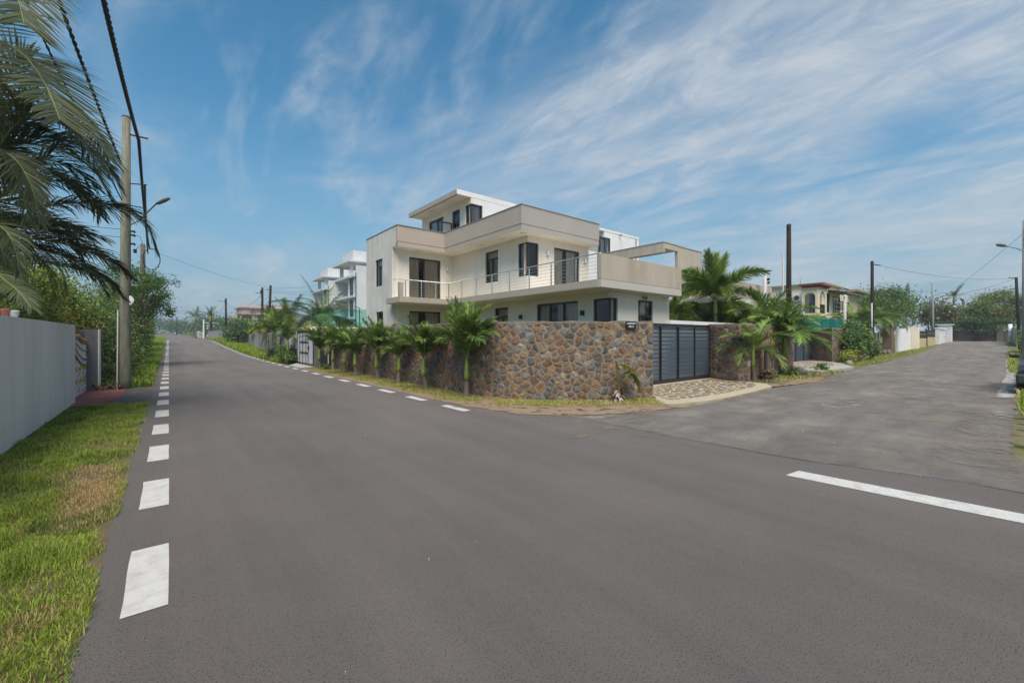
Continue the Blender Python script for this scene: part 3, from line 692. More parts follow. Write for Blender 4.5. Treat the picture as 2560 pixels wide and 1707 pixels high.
def clip(poly, a, b, c):      # keep a*x + b*y <= c
    out = []
    for i in range(len(poly)):
        p, q = poly[i], poly[(i + 1) % len(poly)]
        dp, dq = a * p[0] + b * p[1] - c, a * q[0] + b * q[1] - c
        if dp <= 0: out.append(p)
        if dp * dq < 0:
            t = dp / (dp - dq); out.append((p[0] + (q[0] - p[0]) * t, p[1] + (q[1] - p[1]) * t))
    return out
def cells(sites, bound):
    """Voronoi cells of the sites inside a convex bound, by clipping against near neighbours"""
    S = np.array(sites); res = []
    for i, p in enumerate(sites):
        d = ((S - S[i]) ** 2).sum(1); idx = np.argsort(d)[1:22]; poly = list(bound)
        for j in idx:
            q = sites[j]; a, b = q[0] - p[0], q[1] - p[1]
            poly = clip(poly, a, b, (q[0] ** 2 + q[1] ** 2 - p[0] ** 2 - p[1] ** 2) / 2)
            if len(poly) < 3: break
        res.append(poly if len(poly) >= 3 else None)
    return res
def inset_round(poly, gap, r):
    """shrink towards the centre by about gap, then cut the corners so the outline reads as a rough stone"""
    cx = sum(p[0] for p in poly) / len(poly); cy = sum(p[1] for p in poly) / len(poly); out = []
    n = len(poly)
    for i in range(n):
        p, q = poly[i], poly[(i + 1) % n]
        l = math.hypot(q[0] - p[0], q[1] - p[1])
        if l < .02: continue
        for t in (.13, .87) if l > .07 else (.5,):
            x, y = p[0] + (q[0] - p[0]) * t, p[1] + (q[1] - p[1]) * t
            d = math.hypot(x - cx, y - cy); k = max(.3, (d - gap * r.uniform(.3, 2.6)) / d)
            out.append((cx + (x - cx) * k, cy + (y - cy) * k))
    return (cx, cy), out
def spread(w, h, size, r, vary=.42, asp=1.0):
    """sites of very uneven spacing over a w x h rectangle: big stones first, smaller ones fitted in between"""
    pts = []
    for rad, tries in ((.85, .8), (.60, 2.0), (.42, 6), (.27, 14)):
        for _ in range(int(tries * w * h / (size * size))):
            x, y = r.uniform(0, w), r.uniform(0, h)
            if all(math.hypot((x - p[0]), (y - p[1]) * asp) > size * .66 * (rad + p[2]) for p in pts): pts.append((x, y, rad * r.uniform(.85, 1.1)))
    return [(p[0], p[1]) for p in pts]
def rubble_wall(name, label, path, H, T_, size, nparts, focus, seed, group=None, cap=True, gap=.017, face_len=None):
    """path: front-face line (x, y), the stones facing to its right-hand side seen along the path reversed; bound into mortar of thickness T_"""
    r = random.Random(seed)
    root = thing(name, label, 'stone wall', (path[0][0], path[0][1], zg(*path[0])), group)
    P = [Vector((x, y)) for x, y in path]; cum = [0]
    for a, b in zip(P, P[1:]): cum.append(cum[-1] + (b - a).length)
    Ltot = cum[-1]
    def frame(s):
        s = min(max(s, 0), Ltot - 1e-6)
        k = max(i for i in range(len(cum) - 1) if cum[i] <= s)
        d = (P[k + 1] - P[k]).normalized(); n_ = Vector((d.y, -d.x))
        def vn(i):
            dd = [(P[j + 1] - P[j]).normalized() for j in (i - 1, i) if 0 <= j < len(P) - 1]; nn = Vector((0, 0))
            for q in dd: nn += Vector((q.y, -q.x))
            return nn.normalized()
        t = (s - cum[k]) / (cum[k + 1] - cum[k]); n2 = (vn(k) * (1 - t) + vn(k + 1) * t).normalized()
        p = P[k] + d * (s - cum[k]); return p, n2
    def to3(s, z, d):
        p, n_ = frame(s); q = p + n_ * d; return (q.x, q.y, zg(p.x, p.y) + z)
    # mortar core
    ss = sorted(set([0, Ltot] + cum + [Ltot * k / max(2, int(Ltot / .25)) for k in range(max(2, int(Ltot / .25)) + 1)]))
    mb = MB(); rng_top = {}
    V0 = []
    for s in ss:
        tp = H + r.uniform(-.024, .018)
        V0 += [to3(s, -.08, -.005), to3(s, tp, -.005), to3(s, tp + .01, -T_), to3(s, -.08, -T_)]
    mb.V = V0
    for k in range(len(ss) - 1):
        for j in range(4):
            a = k * 4 + j; b = k * 4 + (j + 1) % 4; mb.F.append((a, b, b + 4, a + 4)); mb.M.append(0)
    mb.F.append((3, 2, 1, 0)); mb.F.append(tuple(len(V0) - 4 + j for j in range(4))); mb.M += [0, 0]
    mb.build('mortar', M_MORTAR, root)
    L_ = face_len or Ltot
    sites = spread(L_, H - .05, size, r, asp=1.25)
    cs = cells(sites, [(0, .0), (L_, .0), (L_, H - .03), (0, H - .03)])
    order = sorted([i for i in range(len(sites)) if cs[i]], key=lambda i: abs(sites[i][0] - focus))
    big = MB()
    for rank, i in enumerate(order):
        c, ring_ = inset_round(cs[i], gap, r)
        if len(ring_) < 3: continue
        m = r.choices(range(len(SM)), SWT)[0]
        dep = r.uniform(.003, .016); mb = MB() if rank < nparts else big; n = len(ring_); i0 = len(mb.V)
        tx, tz = r.uniform(-.05, .05), r.uniform(-.05, .05)
        for (s, z) in ring_: mb.V.append(to3(s, z, -.02))
        for (s, z) in ring_: mb.V.append(to3(s, z, dep * .45 + r.uniform(-.004, .004)))
        for (s, z) in ring_:
            s2, z2 = c[0] + (s - c[0]) * .72, c[1] + (z - c[1]) * .72
            mb.V.append(to3(s2, z2, dep + tx * (s2 - c[0]) + tz * (z2 - c[1]) + r.uniform(-.006, .006)))
        mb.V.append(to3(c[0], c[1], dep + r.uniform(.0, .010)))
        for k in range(n):
            j = (k + 1) % n
            for lv in (0, n): mb.F.append((i0 + lv + k, i0 + lv + n + k, i0 + lv + n + j, i0 + lv + j)[::-1]); mb.M.append(m if rank >= nparts else 0)
            mb.F.append((i0 + 2 * n + k, i0 + 2 * n + j, i0 + 3 * n)); mb.M.append(m if rank >= nparts else 0)
        if rank < nparts: mb.build('stone', SM[m], root)
    if big.F: tag(big.build('stone', SM, root), kind='stuff')
    return root, to3, Ltot
WALL_PATH = [(6.76, 24.2), (6.74, 20), (6.72, 16), (6.71, 12), (6.70, 9.95), (6.80, 9.25), (7.10, 8.60), (7.95, 7.78), (8.80, 7.14), (9.48, 6.68), (10.16, 6.45)]
FRONT_LEN = sum(math.hypot(b[0] - a[0], b[1] - a[1]) for a, b in zip(WALL_PATH, WALL_PATH[1:]))
sw, sw3, swL = rubble_wall('stone_wall', 'long rubble stone wall with rust and grey stones curving round the villa corner', [(x, y) for x, y in WALL_PATH][::1], 2.08, .32, .275, 300, FRONT_LEN - 2.6, 21)
M_DGATE = mat('slate_grey_slats', (.062, .085, .112), .45, .08, 2, spec=.5, rnd=.06)
# end of the wall beside the gate
m = MB(); m.prism([(10.17, 6.46), (10.62, 6.80), (10.95, 7.6), (11.0, 8.5), (10.7, 8.5), (10.6, 7.7), (10.3, 7.05), (9.95, 6.85)], -.05, 2.09); m.build('wall_end', M_MORTAR, sw)
m = MB()
for k in range(len(WALL_PATH) - 1): pass
def slat_gate(label, p, q, z0, H, nsl, posts, wicket, group):
    """sliding gate from p to q: frame, uprights, thick slats one by one with light gaps"""
    root = thing('slatted_gate', label, 'gate', (p[0], p[1], zg(*p)), group)
    d = Vector((q[0] - p[0], q[1] - p[1])); L_ = d.length; d.normalize(); z0 += zg(*p)
    def pt(a, off, z): n_ = Vector((d.y, -d.x)); v = Vector(p) + d * a + n_ * off; return (v.x, v.y, z)
    fr = MB(); fr.beam(pt(0, 0, z0 + H - .06), pt(L_, 0, z0 + H - .06), .07, .12); fr.beam(pt(0, 0, z0 + .07), pt(L_, 0, z0 + .07), .07, .14)
    fr = fr.build('frame', M_BLACK, root)
    for a, w in posts: m = MB(); m.beam(pt(a, .028, z0 + .14), pt(a, .028, z0 + H - .12), .03, w); m.build('upright', M_BLACK, root)
    h = (H - .26) / nsl
    for k in range(nsl):
        z = z0 + .14 + h * (k + .5)
        m = MB(); m.beam(pt(.02, -.005, z), pt(L_ - .02, -.005, z), .022, h - .010); m.build('slat', M_DGATE, root)
    if wicket:
        m = MB(); m.beam(pt(wicket - .02, .045, z0 + 1.02), pt(wicket - .02, .10, z0 + 1.02), .03, .03); m.beam(pt(wicket - .02, .09, z0 + 1.02), pt(wicket + .13, .09, z0 + 1.02), .02, .02); m.beam(pt(wicket - .02, .052, z0 + .92), pt(wicket - .02, .052, z0 + 1.1), .015, .05); m.build('handle', M_BLACK, root)
    return root
slat_gate('dark slate slatted sliding gate between the two stone walls of the villa', (11.05, 8.2), (17.02, 8.2), .02, 2.12, 13, [(2.25, .11), (3.40, .12), (4.62, .07), (5.85, .14)], 2.25, 'slatted gates')

# house sign on the curved wall
sg0 = Vector(at(1604.3, 803.8, D=10.95)); sg1 = Vector(at(1628.4, 803.8, D=10.95))
a0, a1 = Vector(sw3(swL - .88, 0, .055)), Vector(sw3(swL - .60, 0, .055))
def sign():
    d = (a1 - a0); d.z = 0; w = d.length; d.normalize(); n_ = Vector((d.y, -d.x, 0)); c = (a0 + a1) / 2
    root = thing('house_sign', 'small black plaque with white lettering fixed high on the stone wall beside the gate', 'sign', (c.x, c.y, 1.97))
    m = MB(); m.beam((c.x - d.x * w / 2, c.y - d.y * w / 2, 1.972), (c.x + d.x * w / 2, c.y + d.y * w / 2, 1.972), .03, .205); m.build('plate', mat('black_acrylic', (.012, .012, .013), .25, .05, 2, spec=.5), root)
    yaw = math.atan2(d.y, d.x)
    for txt, z, s in (('ANJALEE', 1.998, .062), ('VILLA', 1.917, .060)):
        cu = bpy.data.curves.new('lettering', 'FONT'); cu.body = txt; cu.size = s; cu.align_x = 'CENTER'; cu.extrude = .002; cu.offset = .0012
        cu.materials.append(mat('sign_white', (.62, .64, .66), .6, .02, 2))
        o = bpy.data.objects.new('lettering', cu); COL.objects.link(o); bpy.context.view_layer.update(); me = bpy.data.meshes.new_from_object(o.evaluated_get(bpy.context.evaluated_depsgraph_get())); bpy.data.objects.remove(o); o = obj('lettering', me, root); o.location = Vector((c.x, c.y, z)) + n_ * .018 - Vector(ROOT[root.name]); o.rotation_euler = (R(90), 0, yaw)
sign()

# second wall: pillar beside the gate, then along the side street
W2 = [(17.02, 8.35), (16.72, 7.9), (16.45, 7.3), (16.40, 6.85), (16.75, 6.6), (18, 6.72), (20.5, 7.0), (23.2, 7.2)]
sw2, _, _ = rubble_wall('stone_wall', 'dark rubble stone wall behind the palms between the two gates', W2, 2.17, .35, .30, 110, .6, 8)
W3 = [(34.3, 9.6), (33.6, 8.9), (32.9, 8.05), (33.6, 7.9), (36, 8.0)]
sw3_, _, _ = rubble_wall('stone_wall', 'weathered stone gate pillar wall beyond the second driveway', W3, 2.25, .4, .34, 60, .8, 9)
slat_gate('second slatted gate half hidden by palm fronds along the side street', (24.3, 9.6), (34.25, 9.6), .02, 2.2, 13, [(4.0, .07), (5.5, .07), (7.0, .07), (8.5, .07), (9.8, .2)], None, 'slatted gates')
rubble_wall('stone_wall', 'far rubble stone wall under the green net behind the leafy bush', [(36.2, 8.6), (40, 9.0), (44.5, 9.6)], 2.05, .35, .38, 40, 3, 10)

# driveways
def paving(label, outline, field, size, seed, mats, wts, nparts, slab_m, lip=.05, dz=.028):
    r = random.Random(seed); cx = sum(p[0] for p in outline) / len(outline); cy = sum(p[1] for p in outline) / len(outline)
    root = thing('driveway', label, 'driveway', (cx, cy, zg(cx, cy)))
    m = MB(); m.prism(outline, lambda x, y: zg(x, y) - .06, lambda x, y: zg(x, y) + dz); m.build('concrete_apron', slab_m, root)
    xs = [p[0] for p in field]; ys = [p[1] for p in field]; x0, x1, y0, y1 = min(xs), max(xs), min(ys), max(ys)
    st = [(x0 + a, y0 + b) for a, b in spread(x1 - x0, y1 - y0, size, r, asp=1.35)]
    def inside(p):
        c = False
        for i in range(len(field)):
            a, b = field[i], field[(i + 1) % len(field)]
            if (a[1] > p[1]) != (b[1] > p[1]) and p[0] < (b[0] - a[0]) * (p[1] - a[1]) / (b[1] - a[1]) + a[0]: c = not c
        return c
    st = [p for p in st if inside(p)]; k = 0; big = MB()
    for cell in cells(st, field if len(field) < 99 else None):
        if not cell: continue
        c, rr = inset_round(cell, .043, r)
        if len(rr) < 3: continue
        if sum(a[0] * b[1] - b[0] * a[1] for a, b in zip(rr, rr[1:] + rr[:1])) < 0: rr = rr[::-1]
        i = r.choices(range(len(mats)), wts)[0]; h = r.uniform(.006, .014)
        mb = MB() if k < nparts else big
        n = len(rr); i0 = len(mb.V); mi = i if mb is big else 0
        for (x, y) in rr: mb.V.append((x, y, zg(x, y) + dz - .01))
        for (x, y) in rr: mb.V.append((c[0] + (x - c[0]) * .96, c[1] + (y - c[1]) * .96, zg(x, y) + dz + h))
        for q in range(n): j = (q + 1) % n; mb.F.append((i0 + q, i0 + j, i0 + n + j, i0 + n + q)); mb.M.append(mi)
        mb.F.append(tuple(i0 + n + q for q in range(n))); mb.M.append(mi)
        if mb is not big: mb.build('flagstone', mats[i], root)
        k += 1
    if big.F: tag(big.build('flagstone', mats, root), kind='stuff')
    return root
FS = [mat('flag_grey', (.19, .165, .13), .9, .2, 6, 7, .4, 50, rnd=.2), mat('flag_brown', (.23, .165, .105), .9, .2, 6, 7, .4, 50, rnd=.2), mat('flag_slate', (.145, .138, .12), .9, .2, 6, 7, .4, 50, rnd=.2)]
M_CREAM = mat('cream_cement', (.40, .355, .255), .9, .08, 2, 8, .3, 60, tint=(.34, .29, .19), tint_scale=1.0, tint_lo=.5, tint_hi=.7)
paving('crazy paved driveway with cream mortar in front of the slatted gate', [(10.35, 6.5), (9.75, 6.1), (9.42, 5.72), (9.62, 5.46), (10.7, 5.26), (11.9, 5.2), (13.6, 5.27), (15.5, 5.42), (16.35, 5.9), (16.5, 7.0), (17.0, 8.3), (11.1, 8.3), (10.95, 7.5)],
       [(10.9, 7.2), (10.45, 6.5), (9.98, 6.05), (10.1, 5.83), (11.0, 5.70), (12.2, 5.62), (13.6, 5.66), (15.4, 5.82), (16.15, 6.25), (16.3, 7.2), (16.5, 7.95), (11.15, 7.95)], .40, 4, FS, [.45, .33, .22], 230, M_CREAM)
FS2 = [mat('paver_tan', (.30, .24, .17), .9, .15, 5, rnd=.15), mat('paver_grey', (.30, .29, .265), .9, .15, 5, rnd=.15), mat('paver_brown', (.22, .16, .11), .9, .15, 5, rnd=.15)]
paving('pale paved driveway with a raised edge leading to the second gate', [(23.3, 6.15), (25.5, 6.0), (28.2, 5.95), (30.3, 6.8), (32.6, 7.9), (34.2, 9.6), (24.4, 9.6), (23.6, 7.2)],
       [(23.9, 7.0), (28.9, 6.95), (30.6, 7.4), (32.3, 8.0), (33.9, 9.5), (24.6, 9.5)], .55, 6, FS2, [.4, .35, .25], 120, M_CEMENT, dz=.10)
# ------------------------------------------------------------------ palms, shrubs, trees
def frond(name, L_, el, droop, nl, ll, lw, mats, seed, hang=.5, vee=.35, free=.14, sweep=.75, plume=0.0, rr=.014, sweepz=0.0, segs=3, old=0.0, tip=.35, path=None):
    """one pinnate leaf growing from the origin towards +X: a bent rib and two rows of folded leaflets"""
    r = random.Random(seed); n = 12; pts = [Vector((0, 0, 0))]; tans = []
    for k in range(n):
        t = (k + .5) / n; a = el - droop * t ** 1.25; b = sweepz * t
        d = Vector((math.cos(a) * math.cos(b), math.cos(a) * math.sin(b), math.sin(a))); tans.append(d); pts.append(pts[-1] + d * (L_ / n))
    if path:
        C = [Vector(p) for p in path]; m_ = len(C) - 1; pts = []
        for k in range(n + 1):
            x = k / n * m_; i = min(int(x), m_ - 1); t = x - i
            p0, p1, p2, p3 = C[max(i - 1, 0)], C[i], C[i + 1], C[min(i + 2, m_)]
            pts.append(.5 * ((2 * p1) + (p2 - p0) * t + (2 * p0 - 5 * p1 + 4 * p2 - p3) * t * t + (3 * p1 - p0 - 3 * p2 + p3) * t ** 3))
        tans = [(pts[k + 1] - pts[k]).normalized() for k in range(n)]
    tans.append(tans[-1])
    mb = MB(); mb.tube(pts, [rr * (1.0 - .85 * k / n) + .002 for k in range(n + 1)], 5, 0, cap=False)
    V = mb.V; F = mb.F; M = mb.M
    for i in range(nl):
        t = free + (1 - free) * (i + .5) / nl; x = t * n; k = min(int(x), n - 1); p0 = pts[k].lerp(pts[k + 1], x - k); T = tans[k].lerp(tans[min(k + 1, n)], x - k).normalized()
        S = T.cross(Vector((0, 0, 1)));  S = S.normalized() if S.length > .05 else Vector((0, -1, 0)); U = S.cross(T).normalized()
        prof = (math.sin(math.pi * min(1, .22 + .74 * (t - free) / (1 - free))) ** .7) if t < .93 else tip + (1 - t) * 4
        for sgn in (-1, 1):
            l = ll * prof * r.uniform(.85, 1.1); f = sweep * (.75 + .75 * t) + r.uniform(-.12, .12)
            v = vee * r.uniform(.5, 1.4) + (r.uniform(-1, 1) * plume)
            d = (S * sgn * math.cos(v) + U * math.sin(v)) * math.cos(min(f, 1.45)) + T * math.sin(min(f, 1.45)); d.normalize()
            p = p0.copy(); i0 = len(V); w = lw * r.uniform(.8, 1.15) * (.6 + .4 * prof); hg = hang * r.uniform(.6, 1.4)
            wd = (T - d * T.dot(d)); wd = wd.normalized() if wd.length > .05 else U
            for s_ in range(segs + 1):
                q = s_ / segs; ww = w * (.35, .5, .42, .0)[s_] if segs == 3 else w * (.4, .5, 0)[s_]
                if s_ < segs: V += [tuple(p - wd * ww), tuple(p + wd * ww)]
                else: V.append(tuple(p))
                dd = (d + Vector((0, 0, -1)) * hg * q * 1.3).normalized(); p = p + dd * (l / segs)
            mi = (1 if r.random() < .5 else 3 if r.random() < .55 else 4) if r.random() >= old else 2  # lighter and darker leaflets mixed at random, painting streaks of light into the crown
            for s_ in range(segs - 1): a = i0 + 2 * s_; F.append((a, a + 1, a + 3, a + 2)); M.append(mi)
            a = i0 + 2 * (segs - 1); F.append((a, a + 1, a + 2)); M.append(mi)
    return mb
def pm(name, c, var=.18, rnd=.25, trans=.28): return mat(name, c, .5, var, 2.5, 4, coord='obj', trans=trans, rnd=rnd, spec=.35)
PL = {'grey': pm('palm_leaf_grey', (.15, .17, .10)), 'lime': pm('palm_leaf_lime', (.19, .26, .045)), 'fresh': pm('palm_leaf_fresh', (0.160, 0.282, 0.046)), 'mid': pm('palm_leaf', (0.104, 0.198, 0.042)), 'dark': pm('palm_leaf_dark', (0.043, 0.087, 0.032)), 'yellow': pm('palm_leaf_yellow', (0.392, 0.319, 0.065)),
      'dry': pm('palm_leaf_dry', (0.377, 0.246, 0.116)), 'dusk': pm('palm_leaf_olive', (.105, .125, .058)), 'rib': pm('palm_rib', (.17, .21, .055), trans=0), 'ribd': pm('palm_rib_dry', (.20, .16, .08), trans=0)}
M_TRUNK = mat('palm_trunk', (.155, .13, .105), .95, .2, 4, 6, .6, 30, coord='obj', stretch=(1, 1, 7), rnd=.12)
M_SHAFT = mat('palm_crownshaft', (.20, .27, .055), .5, .12, 3, coord='obj', stretch=(1, 1, .4), rnd=.12)
_FK = {}
def fronds(kind):
    """shared frond meshes of one kind of palm: upright to drooping"""
    if kind in _FK: return _FK[kind]
    P = {'road': dict(ls=(1.35, 1.32, 1.15, .92), els=(88, 84, 77, 66), dr=(30, 62, 95, 125), nl=56, ll=.40, lw=.021, hang=.62, vee=.5, plume=.45, leaf=('fresh', 'fresh', 'mid', 'dark')),
         'spread': dict(ls=(1.5, 1.6, 1.6, 1.45), els=(80, 58, 38, 16), dr=(50, 80, 85, 80), nl=54, ll=.52, lw=.023, hang=.5, vee=.4, plume=.15, leaf=('fresh', 'fresh', 'mid', 'mid')),
         'fox': dict(ls=(2.1, 2.25, 2.2, 2.0), els=(86, 62, 40, 14), dr=(18, 75, 100, 115), nl=190, ll=.56, lw=.026, hang=.30, vee=.3, plume=1.2, leaf=('lime', 'fresh', 'fresh', 'fresh')),
         'coco': dict(ls=(3.6, 3.8, 3.9, 3.5), els=(82, 62, 44, 22), dr=(35, 80, 105, 120), nl=70, ll=.80, lw=.034, hang=.75, vee=.15, plume=.08, leaf=('mid', 'dusk', 'dusk', 'yellow')),
         'areca': dict(ls=(1.9, 2.0, 2.0, 1.8), els=(82, 66, 48, 28), dr=(45, 85, 105, 110), nl=54, ll=.50, lw=.022, hang=.4, vee=.4, plume=.1, leaf=('fresh', 'mid', 'mid', 'mid'))}[kind]
    out = []
    for k in range(4):
        for v in range(2):
            mb = frond('frond', P['ls'][k], R(P['els'][k]), R(P['dr'][k]), P['nl'], P['ll'], P['lw'], None, 100 * k + v * 7 + len(kind), P['hang'], P['vee'], plume=P['plume'], sweepz=(-.25, .25)[v], old=.02 + .04 * k)
            me = bpy.data.meshes.new('frond_' + kind); me.from_pydata(mb.V, [], mb.F); me.polygons.foreach_set('material_index', mb.M)
            for q in (PL['rib'], PL[P['leaf'][k]], PL['yellow'], PL['lime' if k < 2 or kind == 'fox' else 'fresh'], PL['mid' if kind == 'fox' else 'dark']): me.materials.append(q)
            me.update(); out.append((k, me))
    _FK[kind] = out
    return out
def palm(name, label, kind, x, y, h, r0, r1, nf, scale=1.0, shaft=.0, group=None, seed=0, lean=(0, 0), z=None, levels=(0, 3), spear=True, rings=True):
    r = random.Random(seed * 31 + 7); zb = zg(x, y) if z is None else z
    root = thing(name, label, 'palm', (x, y, zb), group)
    n = 10; tp = []; rad = []
    for k in range(n + 1):
        t = k / n; tp.append((x + lean[0] * t * t, y + lean[1] * t * t, zb - .05 + (h + .05) * t)); rad.append(r1 + (r0 - r1) * (1 - t) ** 2.2 + (.006 if rings and k % 2 else 0))
    m = MB(); m.tube(tp, rad, 10); m.build('trunk', M_TRUNK, root, smooth=True)
    top = Vector(tp[-1])
    if shaft:
        m = MB(); m.tube([top - Vector((0, 0, .02)), top + Vector((0, 0, shaft * .25)), top + Vector((0, 0, shaft * .7)), top + Vector((0, 0, shaft))], [r1 * 1.12, r1 * 1.22, r1 * .95, r1 * .6], 10); m.build('crownshaft', M_SHAFT, root, smooth=True)
        top = top + Vector((0, 0, shaft * .92))
    FR = fronds(kind); g = r.uniform(0, 360)
    lo, hi = levels
    for k in range(nf):
        lev = lo + (hi - lo) * (k + .5) / nf + r.uniform(-.45, .45); lev = min(3, max(0, round(lev)))
        me = r.choice([q for l_, q in FR if l_ == lev]); o = obj('frond', me, root)
        o.location = top - Vector((x, y, zb)) + Vector((0, 0, r.uniform(-.05, .02) * scale)); s_ = scale * r.uniform(.85, 1.12)
        o.rotation_euler = (r.uniform(-.2, .2), r.uniform(-.10, .16), R(g + k * 137.5 + r.uniform(-16, 16))); o.scale = (s_, s_, s_)
    if spear:
        m = MB(); m.tube([top, top + Vector((.02, 0, .45 * scale)), top + Vector((.05, .02, .95 * scale))], [.022, .016, .003], 6); m.build('spear_leaf', PL['rib'], root)
    return root

def leaves(name, blobs, n, size, mats, wts, seed, parent, kind=None, wid=.5, up=.35, clumps=9, shell=.75, droop=.2, spread_=.30):
    """many small folded leaves in clumps through the crown's volume, in one mesh"""
    r = np.random.default_rng(seed); B = np.array(blobs, float); vol = (B[:, 3] * B[:, 4] * B[:, 5]) ** .67; pick = r.choice(len(B), n, p=vol / vol.sum())
    C = []
    for b in B:
        d = r.normal(size=(clumps, 3)); d /= np.linalg.norm(d, axis=1)[:, None]; d[:, 2] = np.where(d[:, 2] < -.5, -d[:, 2], d[:, 2])
        C.append(b[:3] + d * b[3:] * r.uniform(shell - .25, shell + .12, (clumps, 1)))
    C = np.array(C); ci = r.integers(0, clumps, n); cen = C[pick, ci]
    g = r.normal(size=(n, 3)) * spread_ * B[pick, 3:]; g *= np.where(r.random((n, 1)) < .12, 1.5, .8)
    p = cen + g
    outw = (p - B[pick, :3]) / B[pick, 3:]; outw /= (np.linalg.norm(outw, axis=1)[:, None] + 1e-6)
    d = outw * .6 + r.normal(size=(n, 3)) * .75; d[:, 2] -= droop; d /= np.linalg.norm(d, axis=1)[:, None]
    nr = outw * .5 + r.normal(size=(n, 3)) * .6; nr[:, 2] += up + .3; sd = np.cross(d, nr); sd /= (np.linalg.norm(sd, axis=1)[:, None] + 1e-6)
    nn = np.cross(sd, d); L_ = size * r.uniform(.6, 1.35, (n, 1)); w = L_ * wid * .5
    o = np.asarray(_off(parent)); p = p - o
    V = np.stack([p, p + d * L_ * .5 + sd * w + nn * w * .3, p + d * L_ - np.array([0, 0, 1]) * L_ * .12, p + d * L_ * .5 - sd * w + nn * w * .3], 1).reshape(-1, 3)
    i = np.arange(n)[:, None] * 4; T_ = np.stack([i + [0, 1, 2], i + [0, 2, 3]], 1).reshape(-1, 3)
    MI = np.repeat(r.choice(len(mats), n, p=np.array(wts) / sum(wts)), 2)
    ob = obj(name, mesh_np(name, V, T_, mats, MI), parent)
    if kind: tag(ob, kind=kind)
    return ob
def lf(name, c, rnd=0): return mat(name, c, .55, .3, 1.6, 4, trans=.25, spec=.3, rnd=rnd)
L_DK = lf('leaf_dark', (0.053, 0.109, 0.034)); L_MD = lf('leaf_mid', (0.098, 0.185, 0.046)); L_LT = lf('leaf_light', (0.198, 0.282, 0.056)); L_YL = lf('leaf_lime', (0.320, 0.377, 0.066))
L_OR = lf('leaf_copper', (0.320, 0.160, 0.047)); L_PU = lf('leaf_purple', (0.066, 0.026, 0.042)); L_MG = lf('petal_magenta', (.30, .05, .17)); L_WH = lf('petal_white', (.55, .52, .42)); L_YE = lf('petal_yellow', (.55, .40, .03)); L_RD = lf('petal_coral', (.34, .10, .05)); L_BL = lf('leaf_blue_green', (0.075, 0.142, 0.085))
M_BARK = mat('bark', (.11, .085, .062), .95, .25, 6, 6, .7, 25, stretch=(1, 1, .3))
def branches(parent, base, tips, r0, seed=0):
    r = random.Random(seed); m = MB(); base = Vector(base)
    for t in tips:
        t = Vector(t); mid = base.lerp(t, .5) + Vector((r.uniform(-.15, .15), r.uniform(-.15, .15), .1 * (t - base).length)); m.tube([base, base.lerp(mid, .6), mid, t], [r0, r0 * .8, r0 * .55, r0 * .15], 7)
    return m.build('trunk' if r0 > .05 else 'stems', M_BARK, parent, smooth=True)
def shrub(name, label, cat, x, y, blobs, n, size, mats, wts, seed, group=None, trunk=.03, ntips=5, part='foliage', extra=None, wid=.5, **kw):
    z = zg(x, y); root = thing(name, label, cat, (x, y, z), group)
    B = [(b[0], b[1], b[2] + z, *b[3:]) for b in blobs]
    leaves(part, B, n, size, mats, wts, seed, root, wid=wid, **kw)
    r = random.Random(seed); tips = []
    for k in range(ntips):
        b = B[k % len(B)]; tips.append((b[0] + r.uniform(-.4, .4) * b[3], b[1] + r.uniform(-.4, .4) * b[4], b[2] + r.uniform(-.1, .5) * b[5]))
    branches(root, (x, y, z - .05), tips, trunk, seed)
    if extra:
        nm, n2, s2, m2, w2 = extra
        leaves(nm, [(b[0], b[1], b[2] + .05, b[3] * 1.06, b[4] * 1.06, b[5] * 1.06) for b in B], n2, s2, m2, w2, seed + 1, root, kind='stuff', wid=.9)
    return root
# ------------------------------------------------------------------ near side of the main road
M_GWALL = mat('grey_wall_paint', (.60, .585, .56), .85, .05, 1.2, 7, .1, 40, tint=(.52, .51, .49), tint_scale=.9, tint_lo=.45, tint_hi=.75, stretch=(1, 1, .35), streak=(3, 3, .25, .07))
bw = thing('boundary_wall', 'smooth pale grey boundary wall running beside the grass verge', 'wall', (-1.95, 6, 0))
boxes('wall_panel', M_GWALL, bw, ((-2.05, -6, -.1), (-1.83, 15.2, 1.965)))
pil = thing('gate_pillar', 'dark grey rendered gate pillar between the ornate gate and the wooden pole', 'pillar', (-1.83, 18.3, 0))
M_SLATEP = mat('slate_paint', (.135, .142, .158), .8, .07, 2, 7, .1, 40, specks=((.5, .5, .5), 7, .76))
boxes('shaft', M_SLATEP, pil, ((-1.99, 18.2, -.05), (-1.70, 18.6, 1.90)), ((-2.6, 18.62, -.05), (-1.99, 18.8, 1.90)))
boxes('edge_trim', M_GWALL, pil, ((-1.70, 18.19, -.05), (-1.665, 18.6, 1.90)))
